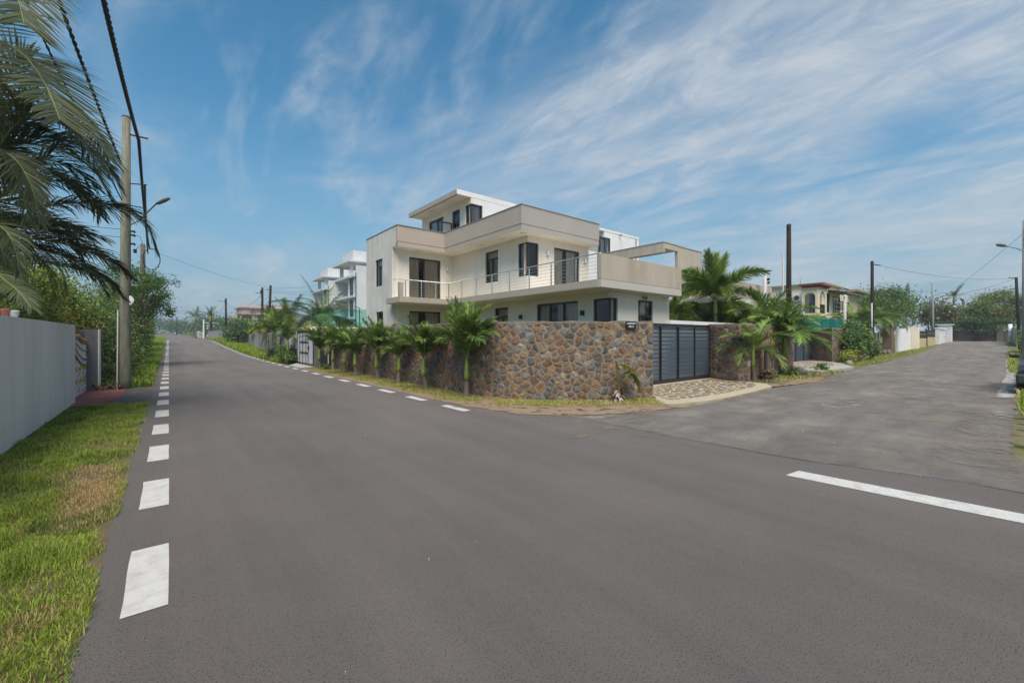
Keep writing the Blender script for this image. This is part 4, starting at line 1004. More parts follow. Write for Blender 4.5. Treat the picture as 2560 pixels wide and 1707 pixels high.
def ornate_gate():
    root = thing('ornate_gate', 'white ornamental metal gate with gold scrolls beside the grey wall', 'gate', (-1.98, 16.7, 0))
    MW = mat('gate_white', (.50, .48, .46), .5, .05, 3, spec=.5); MG = mat('gate_gold', (.50, .27, .03), .4, .1, 6, metal=.3)
    Y0, Y1, X = 15.24, 18.17, -1.98
    top = lambda y: 1.56 + .34 * ((y - Y1) / (Y1 - Y0)) ** 2 * 1.6 if y > (Y0 + Y1) / 2 else 1.56 + .34 * 1.6 * .25 + (1 - abs(y - (Y0 + Y1) / 2)) * .02
    mid = lambda y: .98 + .20 * ((y - Y1) / 1.5) ** 2
    boxes('leaf_panel', MW, root, ((X - .015, Y0, .06), (X + .015, Y1, .90)))
    fr = MB()
    for y in (Y0 + .03, (Y0 + Y1) / 2 - .03, (Y0 + Y1) / 2 + .03, Y1 - .03): fr.box((X - .025, y - .025, .04), (X + .025, y + .025, top(y)))
    fr.box((X - .028, Y0, .03), (X + .028, Y1, .09)); fr.build('frame', MW, root)
    n = 16; ys = [Y0 + .05 + (Y1 - Y0 - .1) * k / n for k in range(n + 1)]
    def rail(nm, f, r, m): mb = MB(); mb.tube([(X + .03, y, f(y)) for y in ys], r, 6); mb.build(nm, m, root, smooth=True)
    rail('top_rail', lambda y: top(y) - .01, .045, MG); rail('under_rail', lambda y: top(y) - .10, .02, M_FRAME); rail('mid_rail', lambda y: mid(y) + .04, .03, MW); rail('mid_rail', mid, .016, M_FRAME); rail('low_rail', lambda y: mid(y) - .16, .018, M_FRAME); rail('bar_rail', lambda y: (top(y) + mid(y)) / 2, .03, MW)
    for k in range(34):
        y = Y0 + .08 + (Y1 - Y0 - .16) * k / 33; mb = MB(); mb.tube([(X + .01, y, mid(y)), (X + .01, y, top(y) - .08)], .012, 6); mb.build('bar', MW, root)
    for k in range(26):
        y = Y0 + .08 + (Y1 - Y0 - .16) * k / 25; mb = MB(); mb.beam((X + .02, y, mid(y) - .14), (X + .02, y, mid(y) - .02), .05, .02); mb.build('scallop', MW, root)
    for y in (15.6, 16.3, 17.1, 17.8):
        for dz, m in ((0, MG), (.22, MW), (-.22, MW), (.36, MG)):
            mb = MB(); mb.tube([(X + .03, y - .16, .42 + dz - .06), (X + .035, y - .05, .45 + dz), (X + .035, y + .06, .42 + dz), (X + .03, y + .17, .5 + dz)], [.008, .03, .034, .008], 6); mb.build('scroll', m, root, smooth=True)
ornate_gate()
sheet('gate_paving', [(-2.1, 14.3), (-1.25, 14.35), (-.98, 16.0), (-1.05, 18.15), (-2.1, 18.15)], mat('red_paving', (.26, .085, .075), .85, .10, 4, 7, .3, 60, tint=(.30, .15, .135), tint_scale=1.5), .016, 'faded red paving in front of the ornate gate', 'paving')
sheet('gate_crossing', [(-1.25, 14.3), (-.38, 14.6), (-.38, 18.6), (-1.6, 18.6), (-1.0, 16.5)], mat('dusty_asphalt', (.105, .098, .09), .95, .2, 3, 8, .5, 60, tint=(.19, .15, .11), tint_scale=1.6), .006, 'dusty tarred strip between the red paving and the road', 'crossing')
for (u, col, lb) in ((13, (.35, .12, .11), 'small red flower pot on top of the grey boundary wall'), (36, (.55, .53, .55), 'small white flower pot on top of the grey boundary wall')):
    a = (u - 1280) / 1055.8; q = (_s + a * _c) / (_c - a * _s); y = -1.95 / q
    t = thing('flower_pot', lb, 'flower pot', (-1.95, y, 1.965)); m = MB(); m.tube([(-1.95, y, 1.965), (-1.95, y, 2.06), (-1.95, y, 2.075), (-1.95, y, 2.09)], [.035, .055, .065, .06], 12); m.build('pot', mat('pot_%d' % u, col, .7, .1, 4), t, smooth=True)
    leaves('sprig', [(-1.95, y, 2.13, .06, .06, .05)], 60, .05, [L_MD, L_LT], [1, 1], u, t, kind='stuff')

# wooden pole with street lamp
M_POLEW = mat('weathered_pole', (.20, .21, .165), .95, .18, 5, 8, .8, 30, tint=(.115, .09, .062), tint_scale=1.1, tint_lo=.45, tint_hi=.7, stretch=(3, 3, .22), streak=(9, 9, 2.2, .22))
M_POLEB = mat('tarred_pole', (.020, .017, .017), .9, .25, 5, 6, .5, 30, stretch=(3, 3, .3))
M_CABLE = mat('cable_black', (.018, .015, .018), .6, .1, 8)
pole = thing('utility_pole', 'weathered grey-green wooden pole with street lamp rising beside the red paving', 'utility pole', (-1.09, 18.35, 0))
m = MB(); m.tube([(-1.09, 18.35, -.1), (-1.09, 18.35, .3), (-1.08, 18.36, 4), (-1.06, 18.37, 8.72)], [.158, .152, .132, .105], 14); m.build('shaft', M_POLEW, pole, smooth=True)
m = MB(); m.tube([(-1.06, 18.37, 8.715), (-1.06, 18.37, 8.75)], [.112, .108], 14); m.build('cap', mat('pole_cap', (.10, .085, .06), .9, .1, 4), pole)
m = MB(); m.box((-.98, 18.2, 8.12), (-.52, 18.24, 8.16)); m.tube([(-.75, 18.22, 8.16), (-.75, 18.22, 7.98)], .012, 6); m.build('bracket', M_BLACK, pole)
m = MB(); m.beam((-.96, 18.3, 6.6), (-.55, 18.2, 6.62), .03, .03); m.build('bracket', M_BLACK, pole)
for z in (5.05, 4.93, 4.65): m = MB(); m.tube([(-.96, 18.2, z), (-.86, 18.17, z), (-.84, 18.17, z - .05)], [.03, .04, .02], 8); m.build('insulator', M_BLACK, pole, smooth=True)
m = MB(); m.tube([(-.9, 18.2, 4.95), (-.72, 18.15, 4.9), (-.66, 18.15, 4.7), (-.8, 18.15, 4.5), (-.84, 18.16, 4.42)], .008, 5); m.tube([(-.84, 18.16, 4.48), (-.84, 18.16, 4.36)], .045, 8); m.build('wire_loop', M_CABLE, pole)
q0, q1 = Vector(at(389, 511, D=13.4)), Vector(at(425, 495, D=13.4))
m = MB(); m.tube([(-1.0, 18.35, q0.z - .62), (-.75, 18.3, q0.z - .42), q0], .022, 7); arm = m.build('lamp_arm', mat('galvanised', (.22, .22, .22), .5, .1, 5, metal=.5), pole)
m = MB(); m.tube([q0, q0.lerp(q1, .2), q0.lerp(q1, .6), q0.lerp(q1, .92), q1], [.02, .05, .062, .045, .012], 10); m.build('lamp_head', mat('lamp_grey', (.11, .10, .10), .5, .1, 5), arm, smooth=True)
m = MB(); m.tube([(-1.27, 18.28, 0), (-1.255, 18.26, 2.5)], .018, 7); m.build('conduit', M_WHITE, pole)
m = MB(); m.face([(-.93, 18.2, 2.70), (-.85, 18.19, 2.86), (-.93, 18.2, 2.98), (-.985, 18.2, 2.98), (-.985, 18.2, 2.70)]); m.build('tag_plate', M_WHITE, pole)
m = MB()
for k in range(4): m.tube([(-.86 + .05 * k, 18.17, 2.93 - k * .01), (-.83 + .06 * k, 18.16, 2.72)], .016, 6)
m.build('hanging_cables', M_CABLE, pole)
pole2 = thing('utility_pole', 'thin tarred pole wrapped in cable coils rising out of the hedge', 'utility pole', (-1.5, 41.8, 0))
m = MB(); m.tube([(-1.5, 41.8, 0), (-1.5, 41.8, 8.6)], [.19, .14], 10); m.build('shaft', mat('old_pole', (.10, .085, .07), .95, .2, 4), pole2, smooth=True)
m = MB(); c = Vector((-1.0, 41.5, 7.5))
for q in range(3): m.tube([c + Vector((.5 * math.cos(t * .5 + q), 0, .8 * math.sin(t * .5 + q))) for t in range(13)], .03, 5)
m.build('cable_coil', M_CABLE, pole2)

def twisted(name, label, pts, r, strands=3, sag=0, pitch=.5, cat='cable', group=None):
    """pts: attachment points; a bundle of strands wound round each other"""
    P = []
    for a, b in zip(pts, pts[1:]):
        a, b = Vector(a), Vector(b); n = max(8, int((b - a).length / (.085 if strands > 1 else .8)))
        for k in range(n): t = k / n; p = a.lerp(b, t); p.z -= sag * 4 * t * (1 - t); P.append(p)
    P.append(Vector(pts[-1])); m = MB(); s_ = 0
    for q in range(strands):
        S = []; s_ = 0
        for k, p in enumerate(P):
            if k: s_ += (p - P[k - 1]).length
            an = 2 * math.pi * (s_ / pitch + q / strands); S.append(p + Vector((math.cos(an), 0, math.sin(an))) * (r * 1.05 if strands > 1 else 0))
        m.tube(S, r, 5, cap=False)
    o = m.build(name, M_CABLE, None, smooth=True); return tag(o, label, cat, group)
twisted('power_cable', 'thick twisted black cable sweeping from the top edge of view to the pole bracket', [(-1.05, -12, 9.4), (-1.02, 4, 8.55), (-.98, 11.4, 8.2), (-.75, 18.22, 8.02)], .026, 3, .10, .55, group='power cables at the wooden pole')
twisted('power_cable', 'twisted black cable running on from the wooden pole down to the coiled pole', [(-.75, 18.22, 8.02), (-1.1, 41.6, 8.3)], .026, 3, .75, .55, group='power cables at the wooden pole')
twisted('power_cable', 'slimmer twisted cable crossing in front of the palm fronds to the wooden pole', [(-1.75, -8, 8.6), (-1.52, 9.2, 7.55), (-1.18, 18.2, 7.2)], .019, 2, .08, .45, group='power cables at the wooden pole')
twisted('power_cable', 'thin line hanging in front of the big palm fronds', [(-2.1, -6, 8.0), (-1.75, 8.8, 6.9), (-1.15, 18.2, 6.0)], .011, 2, .08, .4, group='power cables at the wooden pole')
twisted('power_cable', 'slim cable dropping from the lower bracket towards the coiled pole', [(-.6, 18.2, 6.6), (-1.2, 41.6, 7.9)], .018, 2, .55, .5, group='power cables at the wooden pole')
twisted('telephone_wire', 'upper thin wire leaving the pole over the hedge with a small weight', [(-1.1, 18.3, 5.1), (-9, 19.5, 5.2)], .008, 1, .05, cat='wire')
twisted('telephone_wire', 'lower thin wire leaving the pole over the hedge', [(-1.1, 18.3, 4.85), (-9, 19.3, 4.8)], .008, 1, .05, cat='wire')
# dry sheaths and sticks by the pole foot
deb = thing('dry_debris', 'heap of dry brown palm sheaths and sticks at the foot of the wooden pole', 'debris', (-1.45, 18.6, 0))
rd = random.Random(4); m = MB()
for k in range(26):
    a = rd.uniform(0, 6.3); x, y = -1.55 + rd.uniform(-.35, .35), 18.45 + rd.uniform(-.3, .3); l = rd.uniform(.2, .55)
    m.tube([(x - l * .5 * math.cos(a), y - l * .5 * math.sin(a), rd.uniform(.02, .12)), (x, y, rd.uniform(.06, .24)), (x + l * .5 * math.cos(a), y + l * .5 * math.sin(a), rd.uniform(.02, .12))], [.012, .022, .008], 5)
m.build('sticks', mat('dry_husk', (.20, .13, .085), .9, .3, 8), deb)

# the big palm overhanging the wall
bp = thing('palm', 'large arching palm leaning over the grey wall with fronds across the wooden pole', 'palm', (-2.95, 12.4, 0))
m = MB(); m.tube([(-2.95, 12.4, -.1), (-2.98, 12.4, 1.5), (-2.9, 12.4, 3.2), (-2.85, 12.35, 4.35)], [.20, .16, .13, .12], 12); m.build('trunk', M_TRUNK, bp, smooth=True)
CR = (-2.85, 12.35, 4.3)
def bigf(path, nl, ll, lw, leafk, seed, **k):
    P = [CR] + [at(u, v, D=d) for u, v, d in path]
    nl = int(nl * .95); lw *= .85; mb = frond('frond', 1, 0, 0, nl, ll, lw, None, seed, path=P, **k)
    mb.build('frond', [PL['ribd' if leafk == 'dry' else 'rib'], PL[leafk if leafk != 'dark' or seed % 2 else 'dusk'], PL['dry'], PL['grey'], PL['dusk']], bp)
    if leafk == 'dark' or seed in (5, 10, 11):
        q = random.Random(seed); du, dv = q.uniform(-45, -15), q.uniform(-40, 45)
        P = [CR] + [at(u + du, v + dv * (.3 + i * .2), D=d + .35) for i, (u, v, d) in enumerate(path)]
        frond('frond', 1, 0, 0, nl, ll * .95, lw, None, seed + 70, path=P, **k).build('frond', [PL['rib'], PL['dusk'], PL['dry'], PL['grey'], PL['dark']], bp)
bigf([(70, 520, 8.2), (165, 508, 8.5), (250, 509, 8.9), (310, 525, 9.2), (365, 556, 9.4), (388, 625, 9.5)], 156, .72, 0.035, 'dusk', 1, hang=.95, vee=.25, rr=.02, plume=.35, free=.12)
bigf([(40, 585, 8.4), (105, 600, 8.9), (180, 614, 9.3), (240, 638, 9.7), (290, 662, 10.0), (322, 690, 10.2)], 148, .70, 0.035, 'dark', 2, hang=.85, vee=.3, rr=.02, plume=.4, free=.10)
bigf([(-60, 250, 7.0), (-10, 120, 6.2), (50, 130, 5.7), (110, 205, 5.4), (150, 300, 5.3)], 92, .98, 0.046, 'dusk', 3, hang=.25, vee=.25, rr=.022, sweep=.55)
bigf([(-90, 150, 6.6), (-60, -60, 5.8), (-10, -130, 5.4), (30, -60, 5.2), (60, 60, 5.1)], 88, .95, 0.045, 'dusk', 4, hang=.25, vee=.2, rr=.022, sweep=.5)
bigf([(-30, 330, 7.6), (60, 250, 7.4), (150, 262, 7.3), (225, 325, 7.3), (275, 400, 7.3)], 115, .78, 0.038, 'dusk', 5, hang=.4, vee=.3, rr=.02, sweep=.7, plume=.3)
bigf([(-20, 400, 7.8), (70, 345, 8.0), (170, 355, 8.3), (255, 400, 8.6), (300, 470, 8.8)], 120, .72, 0.035, 'dark', 6, hang=.5, vee=.3, rr=.02, plume=.4)
bigf([(-40, 520, 7.6), (20, 480, 7.6), (90, 420, 7.8), (140, 370, 8.0)], 88, .65, 0.035, 'dusk', 7, hang=.4, vee=.4, plume=.4)
bigf([(-40, 640, 7.6), (0, 690, 7.3), (45, 727, 7.1), (78, 770, 7.0)], 80, .50, 0.030, 'dusk', 8, hang=.55, vee=.2)
bigf([(0, 620, 8.6), (90, 650, 9.6), (170, 668, 10.3), (235, 690, 10.8), (265, 735, 11.0)], 111, .62, 0.033, 'dusk', 9, hang=.55, vee=.3, plume=.35)
bigf([(-50, 430, 7.4), (-10, 380, 7.0), (40, 400, 6.8), (80, 470, 6.7), (100, 560, 6.7)], 88, .60, 0.035, 'dusk', 10, hang=.5, vee=.3, plume=.3)
bigf([(-60, 560, 7.5), (-10, 560, 7.3), (30, 600, 7.2), (50, 680, 7.2)], 80, .55, 0.031, 'dusk', 11, hang=.5, vee=.3, plume=.3)
bigf([(30, 540, 8.6), (110, 560, 9.2), (190, 575, 9.7), (260, 600, 10.1)], 120, .62, 0.033, 'dark', 12, hang=.6, vee=.3, plume=.45)
bigf([(-30, 300, 7.8), (30, 180, 7.6), (80, 150, 7.6), (120, 190, 7.6)], 80, .75, 0.038, 'dusk', 13, hang=.35, vee=.3, plume=.2)

palm('palm', 'second palm crowded close behind the large arching palm over the wall', 'coco', -4.0, 14.6, 3.9, .18, .13, 26, .78, seed=15, levels=(.3, 3))
bigf([(20, 430, 8.0), (100, 400, 8.4), (180, 420, 8.8), (240, 470, 9.2)], 66, .66, .034, 'dark', 21, hang=.7, vee=.3, plume=.4)
bigf([(10, 470, 7.9), (80, 455, 8.2), (150, 455, 8.5), (215, 490, 8.9), (250, 540, 9.2)], 66, .66, .034, 'dark', 22, hang=.8, vee=.3, plume=.4)
bigf([(-10, 380, 7.6), (50, 300, 7.6), (120, 290, 7.7), (190, 340, 7.9)], 66, .70, .036, 'dark', 23, hang=.6, vee=.3, plume=.4)
bigf([(20, 560, 8.2), (90, 550, 8.7), (170, 565, 9.1), (230, 600, 9.5)], 66, .62, .034, 'dark', 24, hang=.8, vee=.3, plume=.4)
# shrubs behind the grey wall and the long hedge beyond the pole
shrub('shrub', 'lime green shrub mass rising behind the grey boundary wall', 'shrub', -3.6, 17.5, [(-3.2, 14.5, 2.0, 1.0, 1.6, 1.1), (-3.6, 17.5, 2.4, 1.2, 1.8, 1.3), (-3.2, 20.5, 2.2, 1.2, 1.6, 1.6), (-3.1, 19.3, 3.1, .9, 1.2, .8)], 20000, .095, [L_LT, L_YL, L_MD], [5, 4, 3], 41, clumps=16)
shrub('shrub', 'copper leaved shrub behind the gate pillar and the grey wall', 'shrub', -2.7, 19.8, [(-2.55, 20.2, 1.5, .8, 1.1, 1.1), (-2.8, 18.6, 1.7, .6, 1.2, .9), (-2.6, 16.6, 1.75, .5, 1.3, .75)], 13000, .075, [L_OR, L_MD, L_LT, L_YL], [5, 4, 2, 1], 42, clumps=16)
shrub('tree', 'dark olive tree crowding under the big palm behind the wall', 'tree', -4.8, 16.5, [(-4.3, 15.0, 3.9, 1.3, 1.6, 1.1), (-4.8, 18.2, 4.0, 1.5, 1.8, 1.2), (-4.2, 13.2, 3.6, 1.0, 1.2, .9), (-4.6, 21, 3.7, 1.2, 1.6, 1.1)], 18000, .11, [mat('leaf_olive', (.16, .15, .025), .55, .3, 1.6, trans=.25), L_DK, L_MD, L_OR], [5, 4, 2, 1], 43, trunk=.11, ntips=7, part='crown', clumps=14)
shrub('shrub', 'dark leafy undergrowth between the gate pillar and the wooden pole', 'shrub', -2.0, 20.3, [(-1.9, 20.2, .8, .55, .8, .9), (-2.0, 21.5, 1.4, .7, 1.0, 1.1), (-1.75, 19.6, .35, .35, .45, .4)], 8000, .075, [L_DK, L_MD, L_BL, L_OR], [5, 3, 3, 1], 44, clumps=16)
hd = [(23, 1.0, 1.4, 'dense green bush right behind the wooden pole'), (27, 1.5, 1.9, 'tall dark bush second along the hedge behind the wooden pole'), (33, 1.9, 2.4, 'bushy tree with a red tinge midway along the roadside hedge'), (41, 2.3, 2.9, 'dark tree beside the coiled pole in the roadside hedge'), (52, 2.3, 3.0, 'yellowish bush farther along the roadside hedge'), (66, 2.5, 3.2, 'small far bush closing the roadside hedge')]
for i, (y, hz, rz, lb) in enumerate(hd):
    w = 1 + i * .28
    shrub('hedge_bush', lb, 'bush', -2.4 - .1 * i, y, [(-2.2 - .1 * i, y - w, hz, 1.25, 1.5 * w, rz), (-2.5 - .15 * i, y + w, hz * 1.15, 1.4, 1.6 * w, rz * 1.05), (-1.75 - .12 * i, y, hz * .6, .85, 1.5 * w, hz * .75)], 14000, .085 + .02 * i, [L_DK, L_MD, L_LT, [L_OR, L_BL, L_RD, L_OR, L_YL, L_MD][i]], [4, 5, 2, 1.2], 50 + i, 'bushes along the hedge', clumps=18)
shrub('tree', 'leafy roadside tree whose twigs reach over the road beyond the wooden pole', 'tree', -2.2, 31, [(-1.6, 29.5, 4.6, 1.3, 1.6, .9), (-.9, 31.5, 4.0, 1.1, 1.5, .8), (-.3, 32.5, 4.7, .9, 1.0, .55), (-1.4, 33, 3.2, 1.2, 1.6, .9), (-.5, 34, 3.3, .9, 1.2, .7)], 11000, .11, [L_DK, L_MD, L_LT], [4, 5, 2], 61, trunk=.1, ntips=14, part='crown', clumps=14, spread_=.22)
# ------------------------------------------------------------------ palms along the stone wall and in the villa garden
ROW = [(6.41, 9.89, 'tallest palm of the stone wall row, standing nearest the road corner', 1.12, 16, .95),
       (6.23, 11.93, 'second palm from the road corner along the stone wall', 1.0, 11, .92), (6.26, 14.05, 'slim upright palm third from the road corner along the stone wall', .85, 8, .80),
       (6.32, 16.04, 'fourth palm from the road corner along the stone wall', 1.08, 10, .95), (6.11, 17.89, 'fifth palm from the road corner along the stone wall', .95, 9, .85),
       (6.21, 19.76, 'sixth palm from the road corner along the stone wall', 1.0, 10, .85), (6.39, 22.09, 'palm second from the white panel gate along the stone wall', .98, 10, .95), (6.10, 23.3, 'palm standing nearest the white panel gate, before the dark pillar', 1.05, 10, .95)]
for i, (x, y, lb, sc, nf, sh) in enumerate(ROW):
    palm('palm', lb, 'road', x, y, .46, .105, .060, nf + 8, sc * random.Random(i * 7).uniform(.94, 1.16), shaft=.62 * sh, group='young palms along the stone wall', seed=i + 3, levels=(0, 2.6), lean=(random.Random(i).uniform(-.1, .02), random.Random(i + 9).uniform(-.06, .06)))
palm('palm', 'young palm with green shaft in front of the second stone wall beside the gate', 'spread', 16.88, 6.49, .55, .11, .06, 15, .98, shaft=.65, seed=21, group='palms along the side street', lean=(0, .05))
palm('palm', 'wide spreading palm next to the tarred pole by the second driveway', 'spread', 20.81, 6.78, .85, .17, .10, 20, 1.32, shaft=.8, seed=22, group='palms along the side street')
palm('palm', 'taller palm behind the spreading palm, its crown against the tarred pole', 'spread', 21.3, 7.5, 1.4, .14, .09, 17, 1.25, shaft=.8, seed=25, group='palms along the side street')
palm('palm', 'palm with hanging yellow tips in front of the second slatted gate', 'areca', 24.6, 8.3, .9, .12, .08, 9, .95, shaft=.5, seed=24, group='palms along the side street', levels=(1, 3))
# palms left of the white gate
palm('palm', 'palm beside the tarred pole beyond the white panel gate', 'road', 6.25, 36.0, 1.1, .12, .08, 11, 1.55, shaft=.9, seed=31, group='palms beyond the white gate')
palm('palm', 'small palm in the shrub bed next to the white panel gate', 'road', 5.95, 30.2, .75, .11, .07, 9, 1.15, shaft=.75, seed=32, group='palms beyond the white gate')
palm('palm', 'palm at the end of the grass bank, farthest of three beyond the white gate', 'road', 6.4, 40.0, 1.2, .12, .08, 10, 1.6, shaft=.8, seed=33, group='palms beyond the white gate')
# garden palms behind the gate
palm('palm', 'tall foxtail palm with bushy plumes rising behind the slatted gate', 'fox', 20.2, 9.5, 2.75, .10, .075, 16, 1.08, shaft=.75, seed=41, levels=(0, 3), group='garden palms of the villa')
palm('palm', 'shorter foxtail palm close to the villa corner behind the gate', 'fox', 19.9, 11.6, 2.1, .09, .07, 9, .80, shaft=.55, seed=42, levels=(.6, 3), group='garden palms of the villa')
palm('palm', 'low foxtail palm under the twin villa balcony behind the gate', 'fox', 21.6, 10.3, 1.9, .09, .07, 8, .78, shaft=.5, seed=43, levels=(.8, 3), group='garden palms of the villa')
palm('palm', 'light green palm behind the second stone wall next to the white sail post', 'areca', 23.9, 9.0, 2.0, .09, .07, 11, .95, shaft=.6, seed=44, levels=(0, 2.6), group='garden palms of the villa')
palm('palm', 'foxtail palm filling the garden behind the two shorter ones', 'fox', 22.6, 12.6, 2.3, .09, .07, 10, .85, shaft=.5, seed=45, levels=(.5, 3), group='garden palms of the villa')
palm('palm', 'dense foxtail palm hard against the villa parapet corner', 'fox', 18.9, 10.9, 1.9, .09, .07, 10, .72, shaft=.5, seed=47, levels=(.6, 3), group='garden palms of the villa')
palm('palm', 'foxtail palm leaning over the white garden wall behind the gate', 'fox', 22.0, 9.2, 1.6, .09, .07, 10, .78, shaft=.5, seed=48, levels=(.6, 3), group='garden palms of the villa')
shrub('shrub', 'shaggy green shrub filling the garden between the gate and the twin villa', 'shrub', 21, 10.5, [(19.2, 10.2, 1.9, .9, .7, .7), (21.2, 10.0, 2.0, 1.2, .8, .8), (23.4, 10.0, 2.0, 1.2, .7, .7)], 3800, .20, [L_MD, L_DK, L_LT], [4, 3, 3], 49, wid=.22)
palm('cycad', 'low cycad with stiff fan of fronds just over the top of the gate', 'areca', 18.3, 8.9, 1.15, .12, .10, 9, .62, seed=46, levels=(.2, 2.4), spear=False)
for i, (x, y, h, lb) in enumerate(((8.1, 12.6, 1.3, 'young palm peeping over the stone wall in front of the recessed villa door'), (9.6, 10.4, 1.3, 'palm tips showing over the stone wall below the small villa window'), (10.9, 9.2, 1.35, 'bright palm leaves over the stone wall in front of the big sliding window'), (12.0, 8.9, 1.15, 'low palm leaf arching over the stone wall below the corner window'))):
    palm('palm', lb, 'areca', x, y, h - (.35 if i else 0), .08, .06, 7, .48 if i else .75, seed=60 + i, levels=(.4, 2.6), group='small palms behind the stone wall', spear=False)
# coconut palms between the wall and the white blocks
palm('coconut_palm', 'big coconut palm with golden fronds in front of the white apartment block', 'coco', 9.5, 36.2, 2.6, .2, .15, 30, 1.08, seed=71, levels=(0, 3), group='coconut palms by the roadside wall')
palm('coconut_palm', 'second coconut palm with arching fronds before the pink house', 'coco', 8.9, 44.0, 2.1, .2, .15, 24, 1.05, seed=72, levels=(0, 3), group='coconut palms by the roadside wall')
for i, (u, d, v, s_, lb) in enumerate(((489, 120, 797, 1.05, 'windswept coconut palm far up the road beside the white pole'), (525, 125, 792, 1.0, 'coconut palm behind the long wall far up the road'), (583, 150, 808, .8, 'small coconut palm at the side of the pink house'))):
    x, y, z = at(u, v, D=d); palm('coconut_palm', lb, 'coco', x, y, z - zg(x, y), .22, .16, 15, s_, seed=80 + i, levels=(0, 2.6), group='coconut palms up the road')

# fallen frond and dead stub leaning on the curved wall
ff = thing('fallen_frond', 'wilted yellow green palm frond slumped against the stone wall near the gate', 'palm frond', (9.0, 6.72, 0))
for sd, lk, path, l_, nl_ in ((1, 'yellow', [(9.0, 6.70, .25), (8.84, 6.62, .68), (8.80, 6.58, .98), (9.02, 6.50, .92), (9.26, 6.40, .62), (9.36, 6.34, .30)], .36, 44), (2, 'fresh', [(9.0, 6.70, .25), (8.98, 6.6, .62), (9.14, 6.48, .74), (9.36, 6.36, .45)], .38, 34), (3, 'dry', [(9.0, 6.70, .25), (8.9, 6.66, .7), (8.78, 6.62, 1.02)], .10, 16)):
    mb = frond('frond', 1, 0, 0, nl_, l_, .026, None, sd + 200, .75, .15, rr=.012, path=path, free=.3)
    mb.build('frond', [PL['rib'], PL[lk], PL['dry'], PL['lime'], PL['yellow']], ff)
rd = random.Random(12); m = MB()
for k in range(46):
    a = rd.uniform(0, 6.28); h0 = rd.uniform(.0, .30); r0 = .055 + .05 * (1 - h0 / .3); l = rd.uniform(.07, .13); c = Vector((9.0 + r0 * math.cos(a), 6.72 + r0 * math.sin(a), h0 + .05)); o_ = Vector((math.cos(a), math.sin(a), -.7)); t_ = Vector((-math.sin(a), math.cos(a), 0)) * .035
    m.face([c - t_, c + t_, c + o_ * l + t_ * .6, c + o_ * l * 1.15, c + o_ * l - t_ * .6])
m.build('dead_sheath', mat('dead_sheath', (.33, .28, .26), .9, .35, 14, tint=(.14, .085, .06), tint_scale=12), ff)
m = MB(); m.tube([(9.0, 6.72, 0), (9.0, 6.72, .2), (9.02, 6.75, .42)], [.07, .06, .03], 8); m.build('stub', mat('dead_stub', (.16, .10, .07), .95, .25, 8), ff)
st = thing('palm_stump', 'shaggy dead palm stump beside the young palm at the second stone wall', 'stump', (17.92, 6.42, 0))
m = MB(); m.tube([(17.92, 6.42, -.05), (17.95, 6.45, .5), (17.9, 6.5, 1.2)], [.15, .10, .06], 9); m.build('stub', M_TRUNK, st)
m = MB()
for k in range(60):
    a = rd.uniform(0, 6.28); h0 = rd.uniform(.0, .42); c = Vector((17.92 + .13 * math.cos(a), 6.42 + .13 * math.sin(a), h0 + .05)); o_ = Vector((math.cos(a), math.sin(a), -.6)); t_ = Vector((-math.sin(a), math.cos(a), 0)) * .05; l = rd.uniform(.08, .16)
    m.face([c - t_, c + t_, c + o_ * l + t_ * .5, c + o_ * l * 1.2, c + o_ * l - t_ * .5])
for k in range(40):
    a = rd.uniform(0, 6.28); p = Vector((17.9, 6.5, 1.2)); q = p + Vector((.4 * math.cos(a), .4 * math.sin(a), .05)); e = q + Vector((.15 * math.cos(a), .15 * math.sin(a), -rd.uniform(.3, .8))); m.tube([p, q, e], [.012, .010, .004], 4)
m.build('dead_leaves', mat('dead_thatch', (.17, .11, .07), .95, .35, 10), st)

# ------------------------------------------------------------------ far side of the main road beyond the villa
def pillar(name, label, cat, x0, y0, x1, y1, h, m, extra=None):
    t = thing(name, label, cat, ((x0 + x1) / 2, (y0 + y1) / 2, zg(x0, y0))); z = zg(x0, y0); boxes('shaft', m, t, ((x0, y0, z - .05), (x1, y1, z + h)))
    if extra: boxes('cap', extra, t, ((x0 - .05, y0 - .05, z + h), (x1 + .05, y1 + .05, z + h + .07)))
    return t
M_CONC = mat('raw_concrete', (.15, .145, .135), .95, .2, 2, 8, .5, 30, tint=(.08, .078, .072), tint_scale=1.4, stretch=(1, 1, .4))
M_BLOCK = mat('stained_block_wall', (.33, .315, .30), .93, .14, 1.1, 8, .4, 25, tint=(.17, .155, .145), tint_scale=.8, tint_lo=.45, tint_hi=.72, stretch=(1, 1, .25))
pillar('gate_pillar', 'dark concrete pillar between the white panel gate and the stone wall', 'pillar', 6.28, 24.25, 6.75, 25.28, 2.02, M_CONC)
wg = thing('panel_gate', 'tall white panelled metal gate with dark frame at the end of the stone wall', 'gate', (6.28, 27.2, 0))
M_WPAN = mat('panel_white', (.48, .49, .51), .6, .06, 3, spec=.4, stretch=(1, 6, 1))
ys = [29.05, 28.45, 27.72, 26.95, 26.42, 25.36]
fr = MB()
for i, y in enumerate(ys): fr.box((6.255, y - .05, .05), (6.315, y + .05, 2.02))
fr.box((6.25, 25.31, 1.93), (6.32, 29.10, 2.07)); fr.box((6.25, 25.31, .03), (6.32, 29.10, .15))
for z in (.74, 1.37): fr.box((6.252, 26.47, z - .05), (6.317, 28.40, z + .05))
fr.box((6.22, 26.2, .95), (6.25, 26.42, 1.15)); fr.build('frame', M_FRAME, wg)
